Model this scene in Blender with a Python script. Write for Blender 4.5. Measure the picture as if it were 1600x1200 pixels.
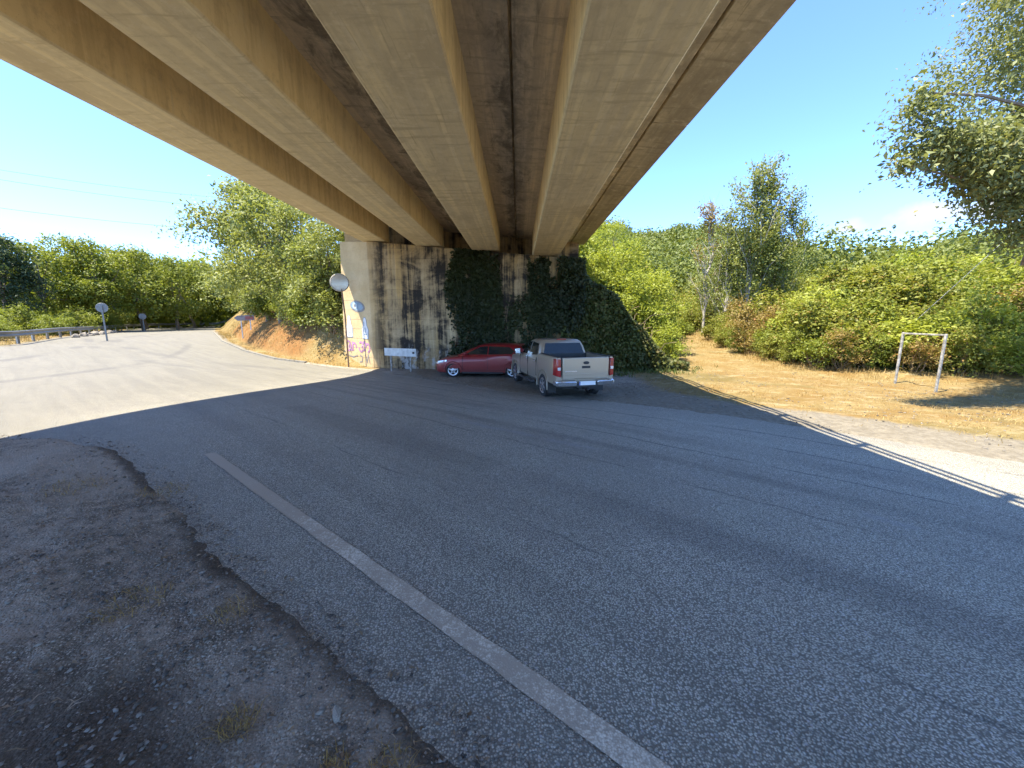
import bpy, bmesh, math, random
import numpy as np
from mathutils import Vector, Matrix

for _o in list(bpy.data.objects):
    bpy.data.objects.remove(_o)
SC = bpy.context.scene
COL = SC.collection
R = math.radians
SEED = np.random.default_rng(7)

# ------------------------------------------------------------------ camera, sky, sun, exposure
cam_d = bpy.data.cameras.new('camera')
cam_d.sensor_width = 36.0
cam_d.lens = 36.0 * 600 / 1600
cam_d.clip_start = 0.05
cam_d.clip_end = 6000
cam = bpy.data.objects.new('camera', cam_d)
COL.objects.link(cam)
cam.location = (0, 0, 2.3)
cam.rotation_euler = (math.pi / 2 - math.atan(100 / 600), 0, math.atan(10 / 600))
SC.camera = cam

SUN = Vector((-0.40, -0.18, 1.0)).normalized()          # direction towards the sun
SUN_EL = math.asin(SUN.z)
SUN_AZ = math.atan2(SUN.x, SUN.y)                       # clockwise from +Y
world = bpy.data.worlds.new('World')
SC.world = world
world.use_nodes = True
wn, wl = world.node_tree.nodes, world.node_tree.links
wn.clear()
w_out = wn.new('ShaderNodeOutputWorld')
w_bg = wn.new('ShaderNodeBackground')
w_bg.inputs['Strength'].default_value = 0.125
w_sky = wn.new('ShaderNodeTexSky')
w_sky.sky_type = 'NISHITA'
w_sky.sun_disc = False
w_sky.sun_elevation = SUN_EL
w_sky.sun_rotation = SUN_AZ
w_sky.air_density = 0.6
w_sky.dust_density = 0.0
w_sky.ozone_density = 8.0
w_sky.altitude = 1200
wl.new(w_bg.outputs[0], w_out.inputs[0])


def wmath(op, a, b=None, c=None, clamp=False):
    n = wn.new('ShaderNodeMath')
    n.operation = op
    n.use_clamp = clamp
    for i, v in enumerate((a, b, c)):
        if v is None:
            continue
        if isinstance(v, (int, float)):
            n.inputs[i].default_value = v
        else:
            wl.new(v, n.inputs[i])
    return n.outputs[0]


# a few small fair-weather clouds low over the hill on the right
w_tc = wn.new('ShaderNodeTexCoord')
w_sep = wn.new('ShaderNodeSeparateXYZ')
wl.new(w_tc.outputs['Generated'], w_sep.inputs[0])
w_az = wmath('ARCTAN2', w_sep.outputs[0], w_sep.outputs[1])
w_el = wmath('ARCSINE', w_sep.outputs[2])
w_nz = wn.new('ShaderNodeTexNoise')
w_nz.inputs['Scale'].default_value = 19.0
w_nz.inputs['Detail'].default_value = 7.0
w_nz.inputs['Roughness'].default_value = 0.62
wl.new(w_tc.outputs['Generated'], w_nz.inputs['Vector'])
acc = None
CLOUDS = [(44.8, 10.3, 3.0, 1.35, 1.25), (50.4, 10.2, 3.6, 1.6, 1.35), (38.7, 9.8, 2.2, 1.1, 1.0),
        (41.5, 9.2, 1.9, .8, .62), (40.9, 12.2, .9, .5, .5), (55.0, 15.5, 3.5, 2.5, .9), (60, 10, 7, 2.6, 1.1), (75, 9, 7, 2.4, 1.1), (-100, 11, 8, 2.3, 1.0), (150, 12, 9, 2.5, 1.0)]
for az, el, sa, se, amp in CLOUDS:
    da = wmath('DIVIDE', wmath('SUBTRACT', w_az, R(az)), R(sa))
    de = wmath('DIVIDE', wmath('SUBTRACT', w_el, R(el)), R(se))
    q = wmath('ADD', wmath('MULTIPLY', da, da), wmath('MULTIPLY', de, de))
    g = wmath('MULTIPLY', wmath('POWER', 2.718, wmath('MULTIPLY', q, -1.0)), amp)
    acc = g if acc is None else wmath('MAXIMUM', acc, g)
w_m = wmath('MULTIPLY', wmath('SUBTRACT', wmath('ADD', acc, wmath('MULTIPLY', w_nz.outputs[0], 1.5)), 1.22), 1.9, clamp=True)
w_mix = wn.new('ShaderNodeMix')
w_mix.data_type = 'RGBA'
wl.new(w_m, w_mix.inputs[0])
wl.new(w_sky.outputs[0], w_mix.inputs[6])
w_mix.inputs[7].default_value = (1.30, 1.32, 1.36, 1)
wl.new(w_mix.outputs[2], w_bg.inputs[0])

sun_d = bpy.data.lights.new('sun', 'SUN')
sun_d.energy = 2.6
sun_d.angle = R(0.5)
sun_d.color = (1.0, 0.91, 0.75)
sun = bpy.data.objects.new('sun', sun_d)
COL.objects.link(sun)
sun.rotation_euler = SUN.to_track_quat('Z', 'Y').to_euler()
sun.location = (-8, -4, 30)

SC.view_settings.view_transform = 'Standard'
SC.view_settings.look = 'None'
SC.view_settings.exposure = 2.65
SC.view_settings.gamma = 1.0
SC.view_settings.use_curve_mapping = False
SC.cycles.max_bounces = 12
SC.cycles.diffuse_bounces = 7
SC.cycles.transparent_max_bounces = 8
SC.cycles.sample_clamp_indirect = 8.0
SC.cycles.use_denoising = True


# ------------------------------------------------------------------ small helpers
def tag(o, label=None, cat=None, group=None, kind=None):
    if label: o['label'] = label
    if cat: o['category'] = cat
    if group: o['group'] = group
    if kind: o['kind'] = kind
    return o


def empty(name, loc=(0, 0, 0), rz=0.0, label=None, cat=None, group=None):
    o = bpy.data.objects.new(name, None)
    o.empty_display_size = 0.2
    COL.objects.link(o)
    o.location = loc
    o.rotation_euler = (0, 0, rz)
    return tag(o, label, cat, group)


def link(name, me, mat=None, parent=None, loc=None):
    o = bpy.data.objects.new(name, me)
    COL.objects.link(o)
    if mat is not None and not me.materials:
        me.materials.append(mat)
    if parent is not None: o.parent = parent
    if loc is not None: o.location = loc
    return o


def np_mesh(name, V, F, attrs=None, smooth=False):
    """V (n,3), F (m,k) arrays -> mesh."""
    V = np.asarray(V, np.float32); F = np.asarray(F, np.int32)
    me = bpy.data.meshes.new(name)
    me.vertices.add(len(V)); me.vertices.foreach_set('co', V.ravel())
    me.loops.add(F.size); me.loops.foreach_set('vertex_index', F.ravel())
    me.polygons.add(len(F)); me.polygons.foreach_set('loop_start', np.arange(0, F.size, F.shape[1], dtype=np.int32))
    if smooth: me.polygons.foreach_set('use_smooth', np.ones(len(F), bool))
    me.update(calc_edges=True)
    for k, a in (attrs or {}).items():
        at = me.attributes.new(k, 'FLOAT', 'POINT')
        at.data.foreach_set('value', np.asarray(a, np.float32))
    return me


class MB:
    """collects simple solids, builds ONE mesh object"""
    def __init__(s): s.v, s.f = [], []

    def add(s, vs, fs):
        n = len(s.v)
        s.v += [tuple(p) for p in vs]; s.f += [tuple(i + n for i in f) for f in fs]
        return s

    def hexa(s, p):  # 8 points: bottom 4 ccw, top 4 ccw
        return s.add(p, [(3, 2, 1, 0), (4, 5, 6, 7), (0, 1, 5, 4), (1, 2, 6, 5), (2, 3, 7, 6), (3, 0, 4, 7)])

    def box(s, x0, x1, y0, y1, z0, z1):
        return s.hexa([(x0, y0, z0), (x1, y0, z0), (x1, y1, z0), (x0, y1, z0), (x0, y0, z1), (x1, y0, z1), (x1, y1, z1), (x0, y1, z1)])

    def bar(s, a, b, w, h, up=(0, 0, 1)):
        a, b = Vector(a), Vector(b); d = (b - a).normalized(); up = Vector(up)
        if abs(d.dot(up)) > .95: up = Vector((0, 1, 0))
        x = d.cross(up).normalized() * w / 2; y = x.cross(d).normalized() * h / 2
        return s.hexa([a - x - y, a + x - y, b + x - y, b - x - y, a - x + y, a + x + y, b + x + y, b - x + y])

    def tube(s, pts, r, n=6, cap=True):
        pts = [Vector(p) for p in pts]
        if not isinstance(r, (list, tuple)): r = [r] * len(pts)
        vs, fs = [], []
        for i, p in enumerate(pts):
            d = (pts[min(i + 1, len(pts) - 1)] - pts[max(i - 1, 0)]).normalized()
            u = d.orthogonal().normalized() if i == 0 else (u - d * u.dot(d)).normalized()
            w = d.cross(u)
            vs += [p + (u * math.cos(2 * math.pi * k / n) + w * math.sin(2 * math.pi * k / n)) * r[i] for k in range(n)]
        for i in range(len(pts) - 1):
            for k in range(n):
                a, b = i * n + k, i * n + (k + 1) % n
                fs.append((a, b, b + n, a + n))
        if cap:
            fs.append(tuple(range(n - 1, -1, -1))); fs.append(tuple(range((len(pts) - 1) * n, len(pts) * n)))
        return s.add(vs, fs)

    def lathe(s, prof, c=(0, 0, 0), axis='z', n=24):  # prof [(r, h)]
        vs, fs = [], []
        for r, h in prof:
            for k in range(n):
                a = 2 * math.pi * k / n; x, y = r * math.cos(a), r * math.sin(a)
                p = (x, y, h) if axis == 'z' else ((x, h, y) if axis == 'y' else (h, x, y))
                vs.append((p[0] + c[0], p[1] + c[1], p[2] + c[2]))
        for i in range(len(prof) - 1):
            for k in range(n):
                a, b = i * n + k, i * n + (k + 1) % n
                fs.append((a, b, b + n, a + n))
        fs.append(tuple(range(n - 1, -1, -1))); fs.append(tuple(range((len(prof) - 1) * n, len(prof) * n)))
        return s.add(vs, fs)

    def loft(s, rings, closed=True, caps=True):
        n = len(rings[0]); vs = [p for r in rings for p in r]; fs = []
        for i in range(len(rings) - 1):
            for k in range(n if closed else n - 1):
                a, b = i * n + k, i * n + (k + 1) % n
                fs.append((a, b, b + n, a + n))
        if caps:
            fs.append(tuple(range(n - 1, -1, -1))); fs.append(tuple(range((len(rings) - 1) * n, len(rings) * n)))
        return s.add(vs, fs)

    def mesh(s, name, fix=True):
        me = bpy.data.meshes.new(name); me.from_pydata(s.v, [], s.f)
        if fix:
            bm = bmesh.new(); bm.from_mesh(me); bmesh.ops.recalc_face_normals(bm, faces=bm.faces); bm.to_mesh(me); bm.free()
        return me

    def build(s, name, mat, parent=None, bevel=0.0, smooth=False, seg=2, loc=None):
        me = s.mesh(name)
        if bevel or smooth:
            me.polygons.foreach_set('use_smooth', [True] * len(me.polygons))
        o = link(name, me, mat, parent, loc)
        if bevel:
            m = o.modifiers.new('bevel', 'BEVEL'); m.width = bevel; m.segments = seg; m.limit_method = 'ANGLE'; m.angle_limit = R(32)
            m.harden_normals = False
        if bevel or smooth:
            me.set_sharp_from_angle(angle=R(38))
        return o


def dup_tree(o, parent=None):
    c = o.copy(); COL.objects.link(c)
    if parent is not None: c.parent = parent
    for ch in list(o.children):
        dup_tree(ch, c)
    return c


# ------------------------------------------------------------------ materials
def new_mat(name):
    m = bpy.data.materials.new(name); m.use_nodes = True
    nt = m.node_tree; nt.nodes.clear()
    return m, NT(nt)


class NT:
    def __init__(s, nt): s.nt = nt; s.n = nt.nodes; s.l = nt.links

    def put(s, sock, v):
        if v is None: return
        if hasattr(v, 'is_output') or isinstance(v, bpy.types.NodeSocket): s.l.new(v, sock)
        elif isinstance(v, (int, float)):
            try: sock.default_value = v
            except TypeError: sock.default_value = (v, v, v)
        else:
            v = tuple(v)
            if len(v) == 3 and sock.type == 'RGBA': v = v + (1,)
            sock.default_value = v

    def math(s, op, a, b=None, c=None, clamp=False):
        n = s.n.new('ShaderNodeMath'); n.operation = op; n.use_clamp = clamp
        for i, v in enumerate((a, b, c)): s.put(n.inputs[i], v)
        return n.outputs[0]

    def vmath(s, op, a, b=None):
        n = s.n.new('ShaderNodeVectorMath'); n.operation = op
        s.put(n.inputs[0], a); s.put(n.inputs[1], b)
        return n.outputs[1] if op in ('DOT_PRODUCT', 'LENGTH') else n.outputs[0]

    def pos(s): return s.n.new('ShaderNodeNewGeometry').outputs['Position']

    def normal(s): return s.n.new('ShaderNodeNewGeometry').outputs['Normal']

    def obj(s): return s.n.new('ShaderNodeTexCoord').outputs['Object']

    def rnd(s): return s.n.new('ShaderNodeObjectInfo').outputs['Random']

    def attr(s, name):
        n = s.n.new('ShaderNodeAttribute'); n.attribute_name = name; return n.outputs['Fac']

    def sep(s, v):
        n = s.n.new('ShaderNodeSeparateXYZ'); s.put(n.inputs[0], v); return n.outputs

    def comb(s, x, y, z):
        n = s.n.new('ShaderNodeCombineXYZ')
        for i, v in enumerate((x, y, z)): s.put(n.inputs[i], v)
        return n.outputs[0]

    def noise(s, v, scale, detail=4, rough=.55, dist=0.0):
        n = s.n.new('ShaderNodeTexNoise'); s.put(n.inputs['Vector'], v)
        n.inputs['Scale'].default_value = scale; n.inputs['Detail'].default_value = detail
        n.inputs['Roughness'].default_value = rough; n.inputs['Distortion'].default_value = dist
        return n.outputs[0]

    def voro(s, v, scale, feature='F1', out='Distance', rand=1.0):
        n = s.n.new('ShaderNodeTexVoronoi'); n.feature = feature; s.put(n.inputs['Vector'], v)
        n.inputs['Scale'].default_value = scale; n.inputs['Randomness'].default_value = rand
        return n.outputs[out]

    def scale(s, v, x, y, z): return s.vmath('MULTIPLY', v, (x, y, z))

    def ramp(s, f, lo, hi, a=0.0, b=1.0):
        n = s.n.new('ShaderNodeMapRange'); n.interpolation_type = 'SMOOTHSTEP'
        s.put(n.inputs[0], f); s.put(n.inputs[1], lo); s.put(n.inputs[2], hi); s.put(n.inputs[3], a); s.put(n.inputs[4], b)
        return n.outputs[0]

    def mix(s, f, a, b, mode='MIX'):
        n = s.n.new('ShaderNodeMix'); n.data_type = 'RGBA'; n.blend_type = mode
        s.put(n.inputs[0], f); s.put(n.inputs[6], a); s.put(n.inputs[7], b)
        return n.outputs[2]

    def bump(s, h, strength=.3, dist=.02, normal=None):
        n = s.n.new('ShaderNodeBump'); n.inputs['Strength'].default_value = strength; n.inputs['Distance'].default_value = dist
        s.put(n.inputs['Height'], h)
        if normal is not None: s.put(n.inputs['Normal'], normal)
        return n.outputs[0]

    def bsdf(s, col, rough=.6, metal=0.0, bump=None, coat=0.0, spec=.5, trans=0.0):
        n = s.n.new('ShaderNodeBsdfPrincipled')
        s.put(n.inputs['Base Color'], col); s.put(n.inputs['Roughness'], rough); s.put(n.inputs['Metallic'], metal)
        s.put(n.inputs['Coat Weight'], coat); n.inputs['Coat Roughness'].default_value = .08
        s.put(n.inputs['Specular IOR Level'], spec); n.inputs['Transmission Weight'].default_value = trans
        if bump is not None: s.put(n.inputs['Normal'], bump)
        return n.outputs[0]

    def out(s, sh, disp=None):
        o = s.n.new('ShaderNodeOutputMaterial'); s.l.new(sh, o.inputs[0])


def simple_mat(name, col, rough=.6, metal=0.0, coat=0.0, var=.12, scale=6.0, spec=.5):
    m, t = new_mat(name)
    n = t.noise(t.obj(), scale, 4, .6)
    c = t.mix(t.ramp(n, .3, .7), tuple(x * (1 - var) for x in col), tuple(min(1, x * (1 + var)) for x in col))
    t.out(t.bsdf(c, t.math('ADD', rough - .06, t.math('MULTIPLY', n, .12)), metal, coat=coat, spec=spec))
    return m


def leaf_mat(name, dark, light, trans=.35, yellow=None):
    m, t = new_mat(name)
    ti = t.attr('tint')
    c = t.mix(ti, dark, light)
    if yellow is not None:
        c = t.mix(t.ramp(t.attr('tint2'), .86, .99), c, yellow)
    c = t.mix(t.math('MULTIPLY', t.rnd(), .30), c, t.mix(.5, c, (light[0] * 1.25, light[1] * .95, light[2] * .7)))
    d = t.bsdf(c, .55, spec=.35)
    tr = t.n.new('ShaderNodeBsdfTranslucent'); t.put(tr.inputs[0], t.mix(.5, c, (light[0] * 1.5, light[1] * 1.5, light[2] * .5)))
    mx = t.n.new('ShaderNodeMixShader'); mx.inputs[0].default_value = trans
    t.l.new(d, mx.inputs[1]); t.l.new(tr.outputs[0], mx.inputs[2])
    t.out(mx.outputs[0])
    return m


# ------------------------------------------------------------------ terrain height
def _hash(ix, iy, s):
    h = (ix.astype(np.int64) * 374761393 + iy.astype(np.int64) * 668265263 + s * 982451653) & 0x7fffffff
    h = ((h ^ (h >> 13)) * 1274126177) & 0x7fffffff
    return ((h ^ (h >> 16)) & 0xffff) / 65535.0


def vnoise(x, y, s=0):
    ix, iy = np.floor(x), np.floor(y); fx, fy = x - ix, y - iy
    fx = fx * fx * (3 - 2 * fx); fy = fy * fy * (3 - 2 * fy)
    a, b, c, d = _hash(ix, iy, s), _hash(ix + 1, iy, s), _hash(ix, iy + 1, s), _hash(ix + 1, iy + 1, s)
    return (a * (1 - fx) + b * fx) * (1 - fy) + (c * (1 - fx) + d * fx) * fy


def fbm(x, y, s=0, o=4, g=.5):
    r, a, t = 0, 1.0, 0
    for i in range(o):
        r = r + a * vnoise(x * 2 ** i, y * 2 ** i, s + i); t += a; a *= g
    return r / t


def sstep(x, a, b):
    t = np.clip((x - a) / (b - a), 0, 1)
    return t * t * (3 - 2 * t)


CTRL = np.array([(-6.3, 16.3, 0), (-6.3, 6, .66), (-6.3, 9, .48), (5.6, 4, .19), (5.6, 8, .17), (5.8, 15, .15), (2, 12, 0.0), (.2, 14.6, -.10),
                 (0, 0, .5), (-3.9, 4.6, .6), (.6, 1.2, .5), (-13, 20, .2), (-17, 23.4, .35), (-23, 29, .62), (-34, 42, .9), (-25, 18, .95),
                 (-34, 28, 1.0), (-50, 50, 1.0), (-15, 8, .9), (-14, 0, .9), (-20, -10, .9), (0, -10, .5), (12, -8, .2), (10, 13, .15), (13.5, 13, .1),
                 (20, 10, .25), (11, 22, .45), (14, 27, .8), (16, 34, 1.4), (24, 50, 2.5), (40, 10, .5), (-60, 20, .7), (-75, 75, 1.2), (0, 60, 1.0),
                 (-110, 0, .8), (110, 0, 1), (0, -110, .5), (-110, 110, 1.5), (0, 110, 2), (110, 110, 3)], float)


def _phi(d2): return np.sqrt(d2 + 6.0)


_A = _phi((CTRL[:, None, 0] - CTRL[None, :, 0]) ** 2 + (CTRL[:, None, 1] - CTRL[None, :, 1]) ** 2)
_W = np.linalg.solve(_A, CTRL[:, 2] - .5)


def zbase(x, y):
    x = np.asarray(x, float); y = np.asarray(y, float)
    r = np.hypot(x, y); k = np.minimum(1, 110 / np.maximum(r, 1e-6)); xx, yy = x * k, y * k
    z = np.zeros_like(xx)
    for (cx, cy, _), w in zip(CTRL, _W): z += w * _phi((xx - cx) ** 2 + (yy - cy) ** 2)
    return z + .5


def sdist(x, y, poly):
    """signed distance, positive inside"""
    x = np.asarray(x, float); y = np.asarray(y, float)
    d2 = np.full(x.shape, 1e18); ins = np.zeros(x.shape, bool)
    n = len(poly)
    for i in range(n):
        ax, ay = poly[i]; bx, by = poly[(i + 1) % n]
        ex, ey = bx - ax, by - ay
        t = np.clip(((x - ax) * ex + (y - ay) * ey) / (ex * ex + ey * ey), 0, 1)
        d2 = np.minimum(d2, (x - ax - t * ex) ** 2 + (y - ay - t * ey) ** 2)
        c = ((ay > y) != (by > y))
        with np.errstate(divide='ignore', invalid='ignore'):
            ins ^= c & (x < (bx - ax) * (y - ay) / (by - ay if by != ay else 1e-12) + ax)
    d = np.sqrt(d2)
    return np.where(ins, d, -d)


ROAD = [(30, -21.5), (7.4, -4.5), (2.65, -.92), (-0.02, 1.34), (-0.63, 1.75), (-1.45, 2.28), (-2.69, 3.13), (-4.62, 4.51), (-5.3, 4.85), (-6.2, 5.15), (-8.0, 5.0), (-10.5, 4.0),
        (-16, 1.0), (-26, -5), (-60, -24), (-80, 0), (-45, 12), (-25.6, 19.0), (-29.5, 23.4), (-34.5, 29.2), (-40, 36), (-50.5, 49.5), (-57, 58), (-60, 66), (-58, 75),
        (-48, 90), (-42, 88), (-50, 74), (-52, 67), (-47, 58.5), (-40, 49.5), (-33.5, 42), (-22.9, 29.3), (-17, 23.4), (-12.9, 20), (-9.6, 18.25), (-6.4, 17.0),
        (-.2, 12.1), (3.1, 9.62), (5.9, 7.2), (7.6, 5.6), (12, 2.0), (36, -17)]
BANK = [(-7.2, 18.6), (2.9, 18.4), (5.2, 16.6), (6.7, 17.2), (7.6, 20), (9.5, 26), (12.5, 33), (16, 42), (24, 70), (40, 140), (-30, 140), (-44, 88), (-48.5, 74), (-50.5, 67), (-46, 59), (-39, 50),
        (-32.6, 42.6), (-22.3, 30.0), (-16.6, 24.1), (-12.6, 20.7), (-9.3, 18.9)]
SLOPE = [(13.4, 30.5), (12.2, 24), (11.6, 19), (11.8, 16), (13.2, 14.5), (15.3, 13.4), (19, 12.2), (26, 11), (60, 4), (140, -10), (160, 160), (45, 160), (22, 60), (16, 40)]


def ridge(az):
    """height of the wooded hill's crest by azimuth (degrees from +Y)"""
    return np.interp(az, [-180, -30, -12, 5, 16, 25, 30, 36, 40, 44, 50, 60, 80, 100, 180], [0, 0, 10, 26, 30, 28, 22, 11, 8.5, 8.5, 13, 20, 16, 0, 0])


def zt(x, y):
    x = np.asarray(x, float); y = np.asarray(y, float)
    z = zbase(x, y)
    b = sdist(x, y, BANK)
    f = np.where(x < -3, .95, .95)
    bh = np.minimum(5.4, np.maximum(0, b) * f)
    z = z + bh * sstep(b, 0, .8)
    s = np.maximum(0, sdist(x, y, SLOPE))
    z = z + np.minimum(s * .12, 2.0)
    r = np.hypot(x, y); az = np.degrees(np.arctan2(x, y))
    h = ridge(az) * sstep(r, 45, 190) * (1 + .10 * (fbm(x / 40, y / 40, 5) - .5))
    h *= 1 - .5 * sstep(r, 220, 700)
    return z + h


def zg(x, y): return float(zt(np.array([float(x)]), np.array([float(y)]))[0])


# ------------------------------------------------------------------ ground, road
def build_ground_mat():
    m, t = new_mat('ground_soil')
    p = t.pos()
    n1 = t.noise(p, .9, 6, .62); n2 = t.noise(p, 9, 5, .65); n3 = t.noise(p, 55, 3, .6); n4 = t.noise(p, .22, 4, .6)
    vd = t.voro(p, 75, 'F1', 'Distance'); vc = t.sep(t.voro(p, 75, 'F1', 'Color'))[0]
    vd2 = t.voro(p, 170, 'F1', 'Distance'); vc2 = t.sep(t.voro(p, 170, 'F1', 'Color'))[1]
    dirt = t.mix(t.ramp(n1, .36, .64), (.085, .070, .050), (.27, .24, .19))
    dirt = t.mix(t.ramp(n2, .35, .75), dirt, (.33, .28, .215))
    peb = t.mix(vc, (.10, .08, .058), (.50, .44, .35))
    dirt = t.mix(t.math('MULTIPLY', t.ramp(vc, .55, .75), t.ramp(vd, .5, .3)), dirt, peb)
    dirt = t.mix(t.math('MULTIPLY', t.ramp(vc2, .5, .8), t.math('MULTIPLY', t.ramp(vd2, .5, .3), .7)), dirt, (.40, .345, .27))
    straw = t.mix(t.ramp(n2, .3, .7), (.185, .125, .042), (.285, .218, .098))
    straw = t.mix(t.ramp(n1, .42, .62), straw, (.205, .130, .043))
    straw = t.mix(t.math('MULTIPLY', t.ramp(n3, .50, .66), .75), straw, (.085, .060, .026))
    straw = t.mix(t.math('MULTIPLY', t.ramp(n4, .52, .64), .6), straw, (.12, .105, .040))
    straw = t.mix(t.math('MULTIPLY', t.ramp(t.noise(t.scale(p, 1.0, 2.6, 1), 1.3, 6, .7), .52, .66), .6), straw, (.33, .27, .155))
    pale = t.mix(t.ramp(n2, .3, .7), (.155, .134, .098), (.24, .212, .160))
    pale = t.mix(t.math('MULTIPLY', t.ramp(vc, .6, .8), t.ramp(vd, .5, .2)), pale, (.12, .11, .10))
    soil = t.mix(t.ramp(n1, .3, .7), (.205, .088, .026), (.26, .145, .055))
    soil = t.mix(t.math('MULTIPLY', t.ramp(n2, .42, .66), .75), soil, (.10, .07, .025))
    green = t.mix(t.ramp(n2, .3, .7), (.028, .036, .010), (.075, .090, .022))
    green = t.mix(t.math('MULTIPLY', t.ramp(n1, .5, .7), .5), green, (.12, .10, .035))
    w = t.math('MULTIPLY', t.math('SUBTRACT', n2, .5), .55)
    def k(a): return t.ramp(t.math('ADD', t.attr(a), w), .35, .65)
    hum = t.math('MULTIPLY', t.ramp(t.math('ADD', t.attr('humus'), w), .35, .75), .78)
    dirt = t.mix(hum, dirt, t.mix(t.ramp(n3, .35, .7), (.030, .023, .016), (.095, .075, .054)))
    c = t.mix(k('pale'), dirt, pale)
    c = t.mix(k('dry'), c, straw)
    c = t.mix(k('soil'), c, soil)
    c = t.mix(k('green'), c, green)
    h = t.math('ADD', t.math('MULTIPLY', n2, .6), t.math('ADD', t.math('MULTIPLY', n3, .35), t.math('MULTIPLY', vd, -.35)))
    t.out(t.bsdf(c, .95, bump=t.bump(h, .9, .03), spec=.15))
    return m


def build_asphalt_mat():
    m, t = new_mat('asphalt')
    p = t.pos(); x, y, z = t.sep(p)
    along = t.math('SUBTRACT', t.math('MULTIPLY', x, .8), t.math('MULTIPLY', y, .6))
    across = t.math('ADD', t.math('MULTIPLY', x, .6), t.math('MULTIPLY', y, .8))
    q = t.comb(t.math('MULTIPLY', along, .12), t.math('MULTIPLY', across, 1.3), 0)
    streak = t.noise(q, 1.0, 5, .6, .3)
    big = t.noise(p, .35, 5, .6)
    mid = t.noise(p, 3.0, 4, .6)
    fine = t.noise(p, 160, 2, .7)
    vc = t.sep(t.voro(p, 88, 'F1', 'Color')); vd = t.voro(p, 88)
    vcs = t.sep(t.voro(p, 48, 'F1', 'Color')); vds = t.voro(p, 48)
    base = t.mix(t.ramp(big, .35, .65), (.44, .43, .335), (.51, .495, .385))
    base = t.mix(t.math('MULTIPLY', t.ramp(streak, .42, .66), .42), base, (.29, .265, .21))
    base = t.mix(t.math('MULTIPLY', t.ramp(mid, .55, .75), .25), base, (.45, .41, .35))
    ag = t.math('ADD', .55, t.math('MULTIPLY', t.ramp(t.noise(p, 1.1, 3), .35, .65), .45))
    # aggregate: pale chips standing in darker binder
    chip = t.mix(t.ramp(vc[0], .15, .95), (.15, .135, .115), (.92, .83, .70))
    base = t.mix(t.ramp(vd, .62, .30), t.mix(.86, base, (.12, .105, .085)), t.mix(t.math('MULTIPLY', ag, .40), base, chip))
    base = t.mix(t.math('MULTIPLY', t.math('MULTIPLY', t.ramp(vcs[1], .80, .9), t.ramp(vds, .45, .25)), .55), base, (.58,.57,.56))
    # surfacing seams and cracks that follow the lane
    wob = t.math('MULTIPLY', t.math('SUBTRACT', t.noise(p, .55, 5, .65), .5), .65)
    wf = t.math('MULTIPLY', t.math('SUBTRACT', t.noise(p, 9, 3, .6), .5), .05)
    dk = None
    for off, wd, amt, lo, hi in ((2.62, .020, .48, .42, .56), (4.75, .026, .50, .38, .54), (6.35, .028, .7, .40, .52), (7.4, .035, .6, .40, .53), (5.6, .22, .26, .3, .5), (3.5, .45, .24, .3, .5), (8.4, .05, .5, .38, .52), (2.0, .25, .14, .3, .5), (6.9, .3, .22, .35, .55)):
        d = t.math('ABSOLUTE', t.math('SUBTRACT', t.math('ADD', t.math('ADD', across, t.math('MULTIPLY', wob, .55)), wf), off))
        mk = t.math('MULTIPLY', t.ramp(d, wd, wd * .25), t.math('MULTIPLY', t.ramp(t.noise(t.comb(along, off, 0), .42, 3, .6), lo, hi), amt))
        dk = mk if dk is None else t.math('MAXIMUM', dk, mk)
    base = t.mix(dk, base, (.030, .030, .032))
    # dark crazing and small dark specks of tar, a few old patches
    tar = t.math('MULTIPLY', t.ramp(t.voro(p, 3.2), .035, .018), t.ramp(t.noise(p, .8, 3), .45, .6))
    base = t.mix(t.math('MULTIPLY', tar, .85), base, (.035, .033, .03))
    pt = t.ramp(t.noise(t.scale(p, .35, .22, 1), 1.0, 3, .5, .3), .60, .62)
    base = t.mix(t.math('MULTIPLY', pt, .16), base, (.16, .145, .125))
    oil = t.ramp(t.noise(p, 1.3, 6, .7), .60, .78)
    base = t.mix(t.math('MULTIPLY', oil, .22), base, (.15, .135, .115))
    # faded pale wheel track
    d2 = t.math('ABSOLUTE', t.math('SUBTRACT', t.math('ADD', across, wob), 5.2))
    base = t.mix(t.math('MULTIPLY', t.ramp(d2, .14, .02), t.math('MULTIPLY', t.ramp(t.noise(p, .9, 3), .45, .6), .35)), base, (.27, .27, .27))
    # dusty edges; sunlit left junction painted darker than the shaded asphalt to balance light
    dust_or_lit = t.math('MULTIPLY', t.math('ADD', t.attr('dust_or_lit'), t.math('MULTIPLY', t.math('SUBTRACT', mid, .5), .5)), 1.0, clamp=True)
    base = t.mix(t.math('MULTIPLY', dust_or_lit, .86), base, t.mix(t.ramp(t.noise(q, 2.2, 5, .6, 1.0), .35, .62), (.132, .124, .101), (.160, .150, .120)))
    # tyre marks curving through the junction
    r1 = t.math('ABSOLUTE', t.math('SUBTRACT', t.vmath('LENGTH', t.vmath('SUBTRACT', p, (-4.0, 44.0, .5))), 30.2))
    r2 = t.math('ABSOLUTE', t.math('SUBTRACT', t.vmath('LENGTH', t.vmath('SUBTRACT', p, (-62.0, -8.0, .5))), 52.0))
    r3 = t.math('ABSOLUTE', t.math('SUBTRACT', t.vmath('LENGTH', t.vmath('SUBTRACT', p, (-60.0, -10.0, .5))), 47.2))
    r4 = t.math('ABSOLUTE', t.math('SUBTRACT', t.vmath('LENGTH', t.vmath('SUBTRACT', p, (-2.0, 52.0, .5))), 36.5))
    tm = t.math('MAXIMUM', t.math('MAXIMUM', t.ramp(r1, .35, .08), t.ramp(r2, .3, .05)), t.math('MAXIMUM', t.ramp(r3, .32, .1), t.ramp(r4, .5, .1)))
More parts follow.
